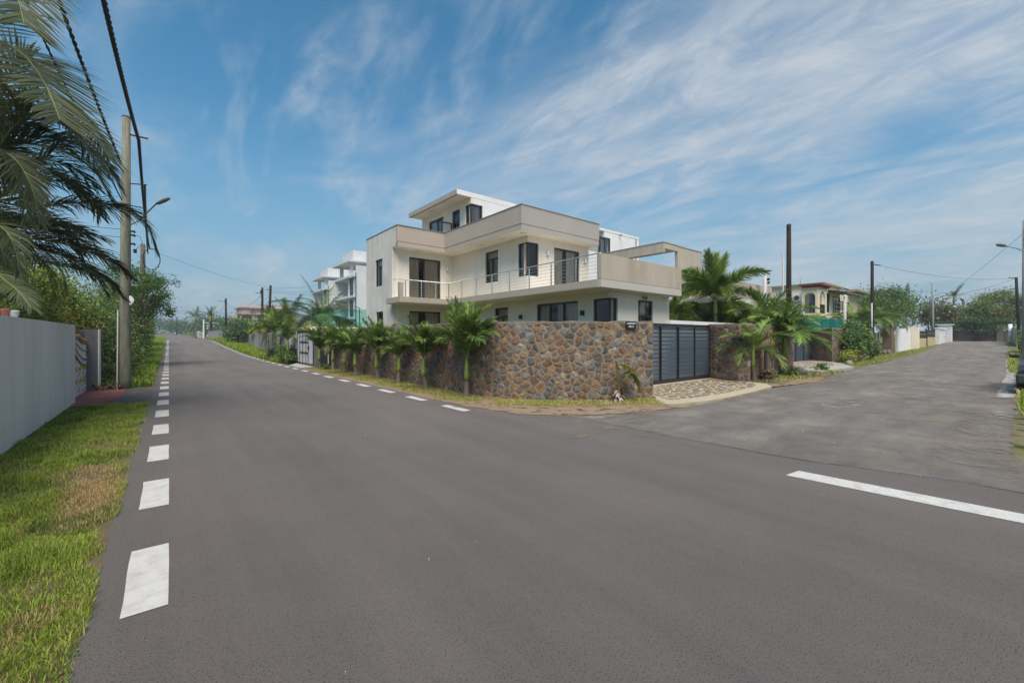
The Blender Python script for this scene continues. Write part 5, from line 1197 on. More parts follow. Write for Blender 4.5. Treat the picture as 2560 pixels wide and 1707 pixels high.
for a, b in zip(ys, ys[1:]):
    zs = [(.15, 1.93)] if a in (ys[0], ys[4]) else [(.15, .69), (.79, 1.32), (1.42, 1.93)]
    if a == ys[3]: zs = [(.15, 1.93)]
    for z0, z1 in zs: boxes('panel', M_WPAN, wg, ((6.27, b + .05, z0), (6.295, a - .05, z1)))
paving('plain concrete driveway slab at the white panel gate', [(5.45, 24.6), (6.28, 24.9), (6.28, 29.3), (5.45, 27.4)], [(5.5, 24.7), (5.6, 24.7), (5.6, 24.8)], 9, 3, FS, [1, 1, 1], 0, M_CEMENT, dz=.03)
def blockwall(label, pts, h, m, t=.2, coping=None, name='boundary_wall', steps=6):
    root = thing(name, label, 'wall', (*pts[0], zg(*pts[0])))
    for (a, b) in zip(pts, pts[1:]):
        mb = MB(); n = steps; d = Vector((b[0] - a[0], b[1] - a[1])).normalized(); nn = Vector((d.y, -d.x)) * -t
        for k in range(n):
            p = Vector(a).lerp(Vector(b), k / n); q = Vector(a).lerp(Vector(b), (k + 1) / n); z0, z1 = zg(*p), zg(*q)
            mb.face([(p.x, p.y, z0 - .1), (q.x, q.y, z1 - .1), (q.x, q.y, z1 + h), (p.x, p.y, z0 + h)]); mb.face([(p.x, p.y, z0 + h), (q.x, q.y, z1 + h), (q.x + nn.x, q.y + nn.y, z1 + h), (p.x + nn.x, p.y + nn.y, z0 + h)])
            mb.face([(q.x + nn.x, q.y + nn.y, z1 - .1), (p.x + nn.x, p.y + nn.y, z0 - .1), (p.x + nn.x, p.y + nn.y, z0 + h), (q.x + nn.x, q.y + nn.y, z1 + h)])
            if k == 0: mb.face([(p.x + nn.x, p.y + nn.y, z0 - .1), (p.x, p.y, z0 - .1), (p.x, p.y, z0 + h), (p.x + nn.x, p.y + nn.y, z0 + h)])
            if k == n - 1: mb.face([(q.x, q.y, z1 - .1), (q.x + nn.x, q.y + nn.y, z1 - .1), (q.x + nn.x, q.y + nn.y, z1 + h), (q.x, q.y, z1 + h)])
        mb.build('wall_panel', m, root)
        if coping:
            mb = MB()
            for k in range(n):
                p = Vector(a).lerp(Vector(b), k / n); q = Vector(a).lerp(Vector(b), (k + 1) / n); mb.beam((p.x - nn.x * -.5, p.y - nn.y * -.5, zg(*p) + h + .05), (q.x + nn.x * .5, q.y + nn.y * .5, zg(*q) + h + .05), t + .12, .10)
            mb.build('coping', coping, root)
    return root
M_PALEW = mat('pale_wall', (.46, .45, .45), .9, .08, 1, 7, .1, 30, tint=(.36, .35, .35), tint_scale=.7, stretch=(1, 1, .3))
blockwall('pale plastered boundary wall joining the white panel gate', [(6.55, 33.2), (6.30, 29.15)], 2.05, M_PALEW)
blockwall('white inner garden wall just above the second stone wall behind the gate', [(23.2, 8.85), (14.6, 8.75)], 2.30, M_WHITE, steps=2)
blockwall('white garden wall behind the last palms of the stone wall row', [(7.1, 29.3), (16, 29.3)], 2.35, M_WHITE, steps=2)
blockwall('streaked pale grey wall behind the palms and the tarred poles', [(7.85, 61), (7.0, 46), (6.7, 33.4)], 2.0, M_BLOCK)
blockwall('long stained block wall with dark coping running up beside the grass bank', [(8.6, 148), (8.3, 115), (7.9, 83), (8.1, 64)], 2.0, M_BLOCK, coping=M_CONC, steps=10)
pillar('boundary_stub', 'low dark concrete stub at the foot of the tarred poles beyond the white gate', 'wall', 6.05, 33.0, 6.5, 36.5, .75, M_CONC)
low = thing('boundary_wall', 'low pale wall with open bays and posts far up the road', 'wall', (8, 150, zg(8, 150)))
m = MB()
for k in range(9):
    y = 150 + k * 9; z = zg(8, y); m.box((7.6, y, z - .2), (7.9, y + 9, z + 1.0)); m.box((7.5, y, z - .2), (8.0, y + .7, z + 2.0))
m.build('wall_panel', M_PALEW, low)
gf = thing('glass_screen', 'green tinted translucent screen standing above the white garden wall', 'screen', (9.6, 29.6, 2.35))
sc_m = glass_mat('green_screen', (.42, .78, .70), .5, .2)
m = MB(); m.face([(7.2, 29.55, 2.36), (11.0, 29.55, 2.36), (11.0, 29.55, 3.62), (7.2, 29.55, 3.62)]); m.build('sheet', sc_m, gf)
boxes('post', M_STEEL, gf, ((10.3, 29.56, 2.3), (10.35, 29.6, 3.7))); boxes('post', M_STEEL, gf, ((7.2, 29.56, 2.3), (7.25, 29.6, 3.62)))

def tarpole(label, x, y, ztop, r=.13, arms=(), group='tarred poles', boxm=None, lean=(0, 0)):
    z = zg(x, y); t = thing('utility_pole', label, 'utility pole', (x, y, z), group); m = MB(); m.tube([(x, y, z - .1), (x + lean[0] * .5, y + lean[1] * .5, (z + ztop) / 2), (x + lean[0], y + lean[1], ztop)], [r, r * .9, r * .75], 10); m.build('shaft', M_POLEB, t, smooth=True)
    xt, yt = x + lean[0], y + lean[1]
    for (dz, dx, dy) in arms: m = MB(); m.beam((xt - dx * .2, yt - dy * .2, ztop - dz), (xt + dx, yt + dy, ztop - dz), .06, .06); m.build('crossarm', M_BLACK, t)
    if boxm: boxes('junction_box', M_BLACK, t, ((xt - .22, yt - .22, ztop - .75), (xt - .08, yt + .1, ztop - .35)))
    return (xt, yt, ztop)
pA = tarpole('taller of two tarred poles beyond the white panel gate', 8.4, 52.5, 7.35, .15, ((.5, -.5, 0),), lean=(.25, 0))
pB = tarpole('tarred pole with junction box behind the taller one beyond the white gate', 8.9, 59.5, 7.75, .16, ((.7, -.7, 0),), boxm=True)
pC = tarpole('tarred pole standing in the grass bank before the stained wall', 8.2, 94, 8.9, .19, ((.6, -1.2, 0),), boxm=True)
pD = tarpole('thin tarred pole far up the road near the coconut palms', 9.6, 150, 9.3, .22, ((.3, -3.2, 0),))
pE = tarpole('small distant pole down the hazy end of the road', 3.0, 260, 11.5, .22, ((1.0, -1.5, 0),))
wp = thing('white_post', 'white post beside the windswept coconut palm up the road', 'post', (7.0, 135, zg(7, 135))); m = MB(); m.tube([(7.0, 135, zg(7, 135)), (7.0, 135, 6.3)], .17, 8); m.build('shaft', M_WHITE, wp)
def wire(label, a, b, sag, r=.012, group='overhead wires'):
    P = []; a, b = Vector(a), Vector(b)
    for k in range(13): t = k / 12; p = a.lerp(b, t); p.z -= sag * 4 * t * (1 - t); P.append(p)
    m = MB(); m.tube(P, r, 4, cap=False); tag(m.build('overhead_wire', M_CABLE, None), label, 'wire', group)
wire('wire from the old hedge pole across the road to the taller tarred pole', (-1.5, 41.8, 8.4), (pA[0], pA[1], pA[2] - .3), .3, .008)
wire('wire between the two tarred poles beyond the white gate', (pA[0], pA[1], pA[2] - .5), (pB[0], pB[1], pB[2] - .9), .25, .014)
wire('slack lower wire between the two tarred poles beyond the white gate', (pA[0], pA[1], pA[2] - .6), (pB[0], pB[1], pB[2] - .95), .7, .012)
wire('sagging wire from the junction box pole to the grass bank pole', (pB[0], pB[1], pB[2] - .8), (pC[0], pC[1], pC[2] - .7), 1.5, .018)
wire('wire from the grass bank pole to the far thin pole', (pC[0], pC[1], pC[2] - .6), (pD[0], pD[1], pD[2] - .3), 1.6, .022)
for k, (z, zz) in enumerate(((-.35, 10.2), (-.6, 8.9), (-.75, 8.3))):
    wire(['top', 'middle', 'lowest'][k] + ' wire from the taller tarred pole to the white apartment block', (pA[0], pA[1], pA[2] + z), (18.55, 54.0, zz - .9), .35, .009)
# shrubs beyond the white gate
shrub('shrub', 'mixed green shrub bed beside the white panel gate', 'shrub', 5.9, 30.8, [(5.95, 29.7, .35, .4, .7, .35), (5.9, 31.2, .5, .45, .9, .5), (6.1, 32.6, .5, .45, .8, .5)], 3600, .11, [L_MD, L_LT, L_DK], [5, 3, 3], 91, clumps=16)
shrub('shrub', 'dark purple leaved shrub in the bed beyond the white panel gate', 'shrub', 5.85, 34.4, [(5.85, 34.2, .35, .4, .8, .45)], 1200, .12, [L_PU, L_DK], [5, 1], 92)
shrub('shrub', 'second dark purple shrub directly left of the white panel gate', 'shrub', 6.15, 29.6, [(6.15, 29.8, .5, .25, .5, .55)], 900, .12, [L_PU, L_DK], [4, 2], 93)
shrub('tree', 'dark rounded bush between the two stained walls on the grass bank', 'tree', 7.4, 70, [(7.3, 66, 1.4, 1.2, 3, 1.4), (7.4, 72, 1.6, 1.3, 3.2, 1.5)], 5200, .26, [L_DK, L_BL, L_MD], [5, 3, 2], 94, trunk=.1, part='crown', clumps=18)
shrub('tree', 'lime green bushes growing behind the stained wall below the pink house', 'tree', 10.5, 92, [(10, 84, 2.2, 1.5, 4, 1.2), (10.5, 93, 2.6, 1.5, 4.5, 1.3), (11, 104, 2.5, 1.5, 5, 1.3)], 5200, .34, [L_LT, L_YL, L_MD], [5, 2, 4], 95, trunk=.1, part='crown', clumps=18)
shrub('vine', 'ragged vine spilling over the streaked grey wall by the poles', 'vine', 7.6, 52, [(7.35, 51, 2.1, .4, 3.0, .30), (7.5, 57, 2.1, .4, 3.2, .35), (7.0, 45.5, 2.1, .4, 2.5, .35)], 4200, .16, [L_LT, L_MD, L_OR, L_YL], [4, 4, 2, 2], 96, clumps=18)
for i, (x, y, rr, lb) in enumerate(((14, 150, 5, 'hazy dark trees behind the far coconut palms'), (10, 190, 6, 'distant trees closing the view up the road'), (5.5, 290, 7, 'far tree cluster at the bend of the road'), (-8, 330, 9, 'farthest tree line beyond the hedge end'), (18, 240, 8, 'trees on the rise left of the pink house'))):
    shrub('tree', lb, 'tree', x, y, [(x, y, rr * .55, rr, rr * 1.3, rr * .55), (x + rr * .8, y + 3, rr * .45, rr * .8, rr, rr * .5), (x - rr * .5, y + 6, rr * .4, rr * .7, rr, rr * .4)], 3800, .10 * rr, [L_BL, L_MD, L_DK], [4, 3, 2], 100 + i, trunk=.2, part='crown', group='distant trees up the road')

# white apartment blocks
def block(label, ox, oy):
    root = thing('apartment_block', label, 'building', (18.6 + ox, 54.5 + oy, .3), 'white apartment blocks')
    m1 = mat('block_white', (.60, .62, .64), .8, .06, .5, tint=(.50, .52, .54), tint_scale=.3, streak=(1.5, 1.5, .2, .06))
    Z = (4.25, 7.06, 9.72)
    def B(a, b): return ((a[0] + ox, a[1] + oy, a[2]), (b[0] + ox, b[1] + oy, b[2]))
    wall(root, 'Y', 54.5 + oy, 18.6 + ox, 30 + ox, 0, 10.9, m=m1)
    doors = [(55.6 + oy, 57.0 + oy, z + .05, z + 2.25) for z in (1.45, 4.3, 7.1)]
    wall(root, 'X', 18.6 + ox, 54.7 + oy, 57.7 + oy, 0, 9.7, doors, m=m1)
    for d in doors: window(root, 'X', 18.6 + ox, d[0], d[1], d[2], d[3], mull=(.5,), curtains=((.5, 1),), cm=M_CURTG, name='sliding_door')
    boxes('wall', m1, root, B((20.4, 57.7, 0), (20.6, 62, 9.7)), B((18.75, 57.6, 0), (20.6, 57.69, 9.7)), B((18.1, 61.95, 0), (20.6, 62.2, 9.7)), B((18.9, 54.9, 9.72), (19.2, 55.2, 10.9)))
    for z in Z:
        boxes('balcony_slab', m1, root, B((18.15, 55.9, z - .28), (20.6, 61.94, z)))
        boxes('balcony_slab', m1, root, B((18.3, 54.6, z - .27), (18.59, 55.88, z - .01)))
    m = MB(); m.box(*B((18.5, 56.9, 11.75), (27, 64.5, 11.95))); m.build('roof_canopy', m1, root)
    boxes('roof_box', m1, root, B((19.6, 58.6, 11.96), (27, 63, 13.6)))
    boxes('column', m1, root, B((19.0, 57.9, 9.72), (19.4, 58.3, 11.75)), )
    boxes('column', m1, root, B((19.3, 63.0, 9.0), (19.7, 63.5, 11.75)))
    boxes('downpipe', M_FRAME, root, B((18.5, 54.42, 0), (18.58, 54.49, 10)))
    boxes('wall', M_SHADE, root, B((19.6, 55, .1), (19.7, 57.5, 9.6)))
    return root
block('nearer white apartment block with stacked balconies behind the coconut palm', 0, 0)
block('farther white apartment block partly hidden behind the nearer one', 1.5, 17.4)

# pink house on the rise
ph = thing('pink_house', 'large pink house with grey pyramid roofs and white windows on the far rise', 'house', (28, 197, 2))
M_PINK = mat('pink_paint', (.42, .285, .25), .9, .07, .3, tint=(.36, .25, .225), tint_scale=.2); M_PINKL = mat('pale_pink_paint', (.47, .40, .375), .9, .06, .3); M_TRIMR = mat('terracotta_trim', (.36, .17, .11), .85, .1, .5); M_ROOFG = mat('grey_roof', (.26, .255, .245), .8, .1, .5)
Yp = 197.0
def pq(u, v, y=Yp): return at(u, v, Y=y)
xl, _, ze = pq(602.5, 768); xr = pq(722, 768)[0]; zf1 = pq(640, 785.5)[2]; zf0 = pq(640, 804)[2]; xg = pq(597, 790)[0]
hs1 = [(440, 525, 455, 512), (565, 690, 455, 512), (838, 925, 455, 512)]
def cw(x0, x1, y0, y1): a = pq(560 + x0 / 8.7125, 720 + y1 / 8.7125); b = pq(560 + x1 / 8.7125, 720 + y0 / 8.7125); return (a[0], b[0], a[2], b[2])
H1 = [cw(*h) for h in ((445, 520, 455, 512), (575, 690, 455, 515), (838, 925, 455, 510), (1120, 1200, 455, 512))]; H0 = [cw(*h) for h in ((612, 710, 592, 690), (832, 905, 590, 672), (930, 985, 600, 690))]
wall(ph, 'Y', Yp, xl, xr, zf1, ze, H1, m=M_PINKL); wall(ph, 'Y', Yp - .6, xg + 8.5, xr, zf0 - 3.2, zf1, H0, m=M_PINK)
wall(ph, 'Y', Yp + 2.5, xg, xg + 8.5, zf0 - 3.2, zf1, m=M_PINK); wall(ph, 'X', xl, Yp + .2, Yp + 14, zf0, ze, m=M_PINKL)
M_WFR = mat('white_window', (.62, .64, .66), .6, .05, 2)
for c, HH in ((Yp, H1), (Yp - .6, H0)):
    for h in HH:
        m = MB(); w = h[1] - h[0]
        for a, b in ((h[0] - .15, h[0] + .25), (h[0] + w / 2 - .12, h[0] + w / 2 + .12), (h[1] - .25, h[1] + .15)): m.box((a, c - .1, h[2]), (b, c + .1, h[3]))
        m.box((h[0] - .15, c - .11, h[3] - .2), (h[1] + .15, c + .11, h[3] + .15)); m.box((h[0] - .15, c - .11, h[2] - .1), (h[1] + .15, c + .11, h[2] + .25)); fr = m.build('window', M_WFR, ph)
        boxes('pane', mat('far_glass', (.10, .12, .15), .2, .1, 1, spec=.5), fr, ((h[0], c + .12, h[2]), (h[1], c + .16, h[3])))
boxes('floor_band', M_TRIMR, ph, ((xg - .6, Yp - 1.4, zf1 - .25), (xr, Yp + 2.4, zf1 + .1)), ((xg - .6, Yp - 1.2, zf0 - .4), (xr, Yp + 2.4, zf0)))
boxes('cornice', M_TRIMR, ph, ((xl - .8, Yp - .9, ze - .35), (xr, Yp + 14, ze)))
for k in range(3): x = xg + .3 + k * 4.1; boxes('column', M_PINK, ph, ((x, Yp - 1.0, zf0), (x + .55, Yp - .4, zf1 - .26)))
for k in range(2):
    x = xg + .85 + k * 4.1; m = MB(); n = 8
    for j in range(n):
        t0, t1 = math.pi * j / n, math.pi * (j + 1) / n; c0, c1 = x + 1.78 - 1.78 * math.cos(t0), x + 1.78 - 1.78 * math.cos(t1); m.face([(c0, Yp - .8, zf1 - 1.6 + 1.1 * math.sin(t0)), (c1, Yp - .8, zf1 - 1.6 + 1.1 * math.sin(t1)), (c1, Yp - .8, zf1 - .26), (c0, Yp - .8, zf1 - .26)])
    m.build('arch', M_PINK, ph)
boxes('balcony_rail', mat('rail_brown', (.16, .11, .10), .8), ph, ((cw(570, 680, 495, 545)[0], Yp - 1.3, zf1 + .1), (cw(570, 680, 495, 545)[1], Yp - 1.15, zf1 + 1.1)))
def pyramid(x0, x1, y0, y1, z0, z1, nm='roof', rx=.5):
    m = MB(); cx, cy = x0 + (x1 - x0) * rx, (y0 + y1) / 2
    for a, b in (((x0, y0), (x1, y0)), ((x1, y0), (x1, y1)), ((x1, y1), (x0, y1)), ((x0, y1), (x0, y0))): m.face([(*a, z0), (*b, z0), (cx, cy, z1)])
    m.build(nm, M_ROOFG, ph)
za = pq(628, 754, Yp + 4)[2]
pyramid(xl - .8, xl + 8.8, Yp - .8, Yp + 9, ze + .01, za); pyramid(pq(686, 768)[0], pq(714, 768)[0], Yp - .8, Yp + 9, ze + .01, za)
boxes('roof', M_ROOFG, ph, ((xl + 6, Yp + 1, ze + .02), (xr - 2, Yp + 12, pq(660, 762, Yp + 1)[2])))
boxes('annex', M_PINKL, ph, ((pq(581, 795)[0], Yp + 3, zf0 - 4), (xg, Yp + 9, pq(590, 788, Yp + 3)[2])))
boxes('annex_window', M_FRAME, ph, ((pq(586, 795, Yp + 3)[0], Yp + 2.95, zf0 + .7), (pq(592.5, 795, Yp + 3)[0], Yp + 3.02, zf0 + 1.5)))
fhs = [(517, 560, 806, 822, 150, 'flat roofed white house behind the stained wall'), (444, 458, 812, 822, 330, 'small white house far up the hazy road'), (431, 440, 818, 826, 420, 'tiny pale house at the far end of the road')]
for (u0, u1, v0, v1, d, lb) in fhs:
    a = at(u0, v1, D=d); b = at(u1, v0, D=d); t = thing('house', lb, 'house', (a[0], a[1], zg(a[0], a[1]))); w = b[0] - a[0]
    boxes('wall', M_WHITE, t, ((a[0], a[1], zg(a[0], a[1]) - 1), (b[0], a[1] + w * .8, b[2] - .3))); boxes('roof', M_PALEW, t, ((a[0] - .6, a[1] - .6, b[2] - .3), (b[0] + .6, a[1] + w * .8, b[2])))
    for k in range(2): x = a[0] + w * (.18 + .42 * k); fr = boxes('window', M_FRAME, t, ((x, a[1] - .05, b[2] - 2.2), (x + w * .2, a[1] + .02, b[2] - 1.0))); boxes('pane', mat('far_glass', (.10, .12, .15)), fr, ((x + .1, a[1] - .08, b[2] - 2.1), (x + w * .2 - .1, a[1] - .055, b[2] - 1.1)))
def ridge():
    V = []; F = []; n = 60; r = random.Random(2)
    for k in range(n + 1):
        x = -260 + 900 * k / n; h = 17 + 7 * math.sin(k * .31) + 3 * math.sin(k * .9 + 1) + r.uniform(-1, 1); V += [(x, 640, -5), (x, 700 + 20 * math.sin(k * .5), h * .75), (x, 780, h)]
    for k in range(n):
        for j in range(2): i = 3 * k + j; F.append((i, i + 3, i + 4, i + 1))
    me = bpy.data.meshes.new('hills'); me.from_pydata(V, [], F); me.materials.append(mat('hill_scrub', (.07, .10, .07), .95, .35, .05, 6, tint=(.14, .15, .12), tint_scale=.03)); me.update()
    tag(obj('hills', me), 'low hazy hillside beyond the far end of the road', 'hills', kind='structure')
ridge()
# ------------------------------------------------------------------ along the side street
p1 = tarpole('tall tarred pole rising from the palms before the second driveway', 23.12, 7.36, 7.08, .125, ((.15, -.25, 0),), group='tarred poles along the side street')
p2 = tarpole('tarred pole with a long insulator arm beyond the leafy bush', 42.6, 7.85, 7.6, .13, ((.25, 1.1, -.3),), group='tarred poles along the side street')
p3 = tarpole('leaning tarred pole with lamp arms above the end of the side street', 71.0, .8, 8.1, .15, ((.1, -1.2, .5), (1.3, -1.2, .4), (2.6, -1.0, .3)), group='tarred poles along the side street', lean=(-.5, .25))
def post(label, x, y, h, r, m, group=None, head=None, name='slim_post', z=None):
    z = zg(x, y) if z is None else z; t = thing(name, label, 'post', (x, y, z), group); mb = MB(); mb.tube([(x, y, z), (x, y, z + h)], r, 8); mb.build('shaft', m, t, smooth=True)
    if head == 'camera':
        mb = MB(); mb.tube([(x - .1, y, z + h - .12), (x - .38, y - .1, z + h - .16)], .06, 8); mb.box((x - .12, y - .08, z + h - .2), (x + .12, y + .08, z + h - .02)); mb.build('camera', M_LAMP, t)
    if head == 'flood': floodlight(t, x + .1, y, z + h - .1, .8, -.4); floodlight(t, x + .05, y, z + h - .3, .6, -.7)
    return t
M_GALV = mat('galvanised_tube', (.34, .35, .36), .5, .08, 5, metal=.3)
post('slim grey tube standing just behind the tall tarred pole', 22.95, 7.55, 5.7, .035, M_GALV)
post('slim grey tube beside the tarred pole with the insulator arm', 42.2, 7.8, 4.3, .06, M_GALV, head='flood')
post('white sail post with floodlights in the garden behind the second stone wall', 25.45, 9.25, 5.03, .085, M_PALEW, 'white sail posts', 'flood', 'sail_post')
post('white sail post with a camera on top in front of the cream house', 41.4, 9.3, 5.0, .10, M_PALEW, 'white sail posts', 'camera', 'sail_post')
ss = thing('shade_sail', 'pale triangular shade sail stretched behind the white sail post', 'shade sail', (25.4, 9.3, 5))
m = MB()
A_, B_, C_ = Vector((25.4, 9.3, 4.9)), Vector((23.2, 11.6, 4.9)), Vector((28.6, 13.5, 5.4)); n = 6
for i in range(n):
    for j in range(n - i):
        q = lambda a, b: A_ + (B_ - A_) * (a / n) + (C_ - A_) * (b / n) - Vector((0, 0, 1.6 * (a / n) * (b / n) + .3 * (a / n) * (1 - a / n)))
        m.face([q(i, j), q(i + 1, j), q(i, j + 1)])
        if j < n - i - 1: m.face([q(i + 1, j), q(i + 1, j + 1), q(i, j + 1)])
m.build('fabric', mat('sail_fabric', (.42, .37, .29), .9, .05, 2, trans=.2), ss)
cy = tarpole('round grey concrete pole beside the yellow gate', 84.5, 8.9, 9.4, .17, (), group=None)
for o in bpy.data.objects:
    if o.get('label') == 'round grey concrete pole beside the yellow gate':
        for c in o.children: c.data.materials[0] = M_CONC if False else mat('pole_concrete', (.25, .25, .24), .9, .1, 2)
lp = thing('street_lamp', 'street lamp pole at the edge of the side street behind the parked car', 'street lamp', (39.4, .25, zg(39, 0)))
m = MB(); m.tube([(39.4, .25, 0), (39.4, .25, 8.6)], [.15, .10], 10); m.build('shaft', mat('pole_concrete', (.25, .25, .24)), lp, smooth=True)
for z in (7.95, 7.5, 7.2): boxes('crossarm', M_GALV, lp, ((39.0, .2, z), (39.8, .3, z + .07)))
m = MB(); m.tube([(39.4, .25, 6.75), (38.9, .62, 6.95), (38.45, .95, 7.05)], .03, 6); la = m.build('lamp_arm', M_GALV, lp)
m = MB(); m.tube([(38.5, .92, 7.04), (38.35, 1.03, 7.07), (38.05, 1.25, 7.12), (37.95, 1.32, 7.13)], [.03, .09, .10, .03], 8); m.build('lamp_head', mat('lamp_grey', (.11, .10, .10)), la, smooth=True)
wire('wire leaving the insulator arm towards the end of the street', (43.7, 7.6, 7.35), (70.5, 1.0, 8.0), .5, .011, 'wires over the side street')
wire('wire from the concrete pole to the leaning tarred pole', (84.5, 8.9, 7.6), (70.4, 1.0, 8.0), .5, .016, 'wires over the side street')
wire('wire slanting off the street lamp pole', (39.4, .25, 7.9), (84.5, 8.9, 6.6), .3, .012, 'wires over the side street')
wire('wire past the leaning tarred pole', (70.4, 1.0, 5.5), (110, 6, 7), .6, .016, 'wires over the side street')

# cream house with red porch roof
ch = thing('house', 'cream two-storey house with a dark red porch roof and arched openings', 'house', (55.2, 14.4, 0))
M_CRM = mat('cream_paint', (.72, .64, .47), .9, .06, .5, 7, .1, 30, tint=(.63, .55, .41), tint_scale=.4, stretch=(1, 1, .4)); M_CRML = mat('stained_pale_render', (.76, .68, .54), .9, .08, .5, 7, .1, 30, tint=(.60, .52, .40), tint_scale=.5, tint_lo=.5, tint_hi=.8, stretch=(1, 1, .3))
M_RED = mat('dark_red_paint', (.20, .035, .035), .6, .1, 2); M_OLV = mat('olive_trim', (.27, .25, .16), .85, .1, 1)
zt = 7.45; zf = 4.25
wall(ch, 'X', 55.2, 14.4, 32, 0, zt, m=M_CRML)
wd = [at(u, 740, Y=14.4)[0] for u in (2066.5, 2074.5, 2082, 2099)]
wall(ch, 'Y', 14.4, 55.4, 62.0, 0, zt, [(wd[0], wd[1], zf + .2, zf + 2.35), (wd[2], wd[3], zf + .1, zf + 2.1)], m=M_CRM)
window(ch, 'Y', 14.4, wd[0], wd[1], zf + .2, zf + 2.35, mull=(.33, .66), name='window', curtains=((0, 1),))
window(ch, 'Y', 14.4, wd[2], wd[3], zf + .1, zf + 2.1, mull=(.4, .7), trans=zf + 1.5, name='bay_window', curtains=((.4, 1),), inset=-.05)
for k in range(3): boxes('window_bar', M_WHITE, ch, ((wd[2], 14.30, zf + .5 + .45 * k), (wd[3], 14.33, zf + .55 + .45 * k)))
boxes('window_sill', M_CRM, ch, ((wd[2] - .1, 14.1, zf - .15), (wd[3] + .1, 14.4, zf + .05)))
boxes('roof_edge', M_OLV, ch, ((54.9, 14.1, zt), (62.3, 32, zt + .18)))
m = MB(); x0, x1 = 57.2, 63.2; m.face([(x0, 12.6, zf + 2.35), (x1, 12.6, zf + 2.35), (x1, 14.39, zf + 2.75), (x0, 14.39, zf + 2.75)]); m.face([(x0, 12.6, zf + 2.28), (x0, 14.39, zf + 2.5), (x1, 14.39, zf + 2.5), (x1, 12.6, zf + 2.28)]); m.face([(x0, 12.6, zf + 2.28), (x1, 12.6, zf + 2.28), (x1, 12.6, zf + 2.35), (x0, 12.6, zf + 2.35)]); m.build('awning', M_OLV, ch)
# porch: arches on both open sides
def arch_wall(parent, axis, c, a0, a1, z0, z1, openings, t, m_):
    mb = MB()
    def P(a, z, d=0): return (c + d, a, z) if axis == 'X' else (a, c + d, z)
    edges = [a0]
    for o in openings: edges += [o[0], o[1]]
    edges.append(a1)
    for i in range(0, len(edges), 2):
        if edges[i + 1] > edges[i]: mb.box(P(edges[i], z0), P(edges[i + 1], z1, t))
    for (p, q, zb, zs) in openings:
        r = (q - p) / 2; n = 10
        for k in range(n):
            t0, t1 = math.pi * k / n, math.pi * (k + 1) / n; u0, u1 = p + r - r * math.cos(t0), p + r - r * math.cos(t1); w0, w1 = zs + r * math.sin(t0), zs + r * math.sin(t1)
            mb.face([P(u0, w0), P(u1, w1), P(u1, z1), P(u0, z1)]); mb.face([P(u0, w0, t), P(u1, w1, t), P(u1, w1), P(u0, w0)]); mb.face([P(u1, w1, t), P(u0, w0, t), P(u0, z1, t), P(u1, z1, t)])
    return mb.build('arch_wall', m_, parent)
arch_wall(ch, 'X', 53.3, 14.3, 15.75, zf, zf + 2.75, [(14.5, 15.5, zf, zf + 1.7)], .18, M_CRM)
arch_wall(ch, 'Y', 14.28, 53.48, 56.4, zf, zf + 2.75, [(54.0, 55.9, zf, zf + 1.45)], .12, M_CRM)
boxes('porch_floor', M_CRML, ch, ((53.28, 14.27, zf - .25), (56.4, 14.39, zf - .01)), ((53.28, 14.4, zf - .25), (55.19, 15.9, zf - .01)))
boxes('porch_base', M_CRML, ch, ((53.6, 14.5, 0), (55.19, 15.7, zf - .26)))
m = MB()
for k, (g, z) in enumerate(((.18, .0), (.42, .18))): m.box((53.3 - g, 14.28 - g, zf + 2.76 + z), (56.6 + g * .5, 14.4 - .01, zf + 2.93 + z)); m.box((53.3 - g, 14.4, zf + 2.76 + z), (55.19, 15.5 + g, zf + 2.93 + z))
m.build('porch_roof', M_RED, ch)
rl = MB()
for y in [14.5 + .1 * k for k in range(11)]: rl.box((53.32, y - .012, zf), (53.345, y + .012, zf + .92))
for x in [54.0 + .12 * k for k in range(17)]: rl.box((x - .012, 14.3, zf), (x + .012, 14.325, zf + .92))
rl.box((53.31, 14.45, zf + .92), (53.36, 15.5, zf + .97)); rl.box((53.9, 14.29, zf + .92), (55.95, 14.34, zf + .97)); rl.build('balcony_railing', M_BLACK, ch)
fw_ = window(ch, 'X', 54.9, 14.55, 15.45, zf + .05, zf + 2.1, mull=(.33, .66), name='glazed_door', curtains=((.5, .95),), cm=M_CURTG)
m = MB(); m.tube([(53.6, 15.0, zf + 1.6), (53.58, 15.0, zf + 1.2), (53.55, 15.02, zf + .5)], [.07, .14, .12], 7); lo = m.build('hung_laundry', mat('blue_cloth', (.03, .05, .16), .9, .2, 6), None, smooth=True); tag(lo, 'dark blue garment hanging on the porch of the cream house', 'laundry')
ac('ac', 'white air conditioner hung on the wall beside the red porch roof', 54.75, 16.2, zf + 1.45, .40, .95, .75)
post('thin aerial mast on the roof of the cream house', 60.5, 18, 2.3, .035, M_GALV, name='aerial', z=zt)
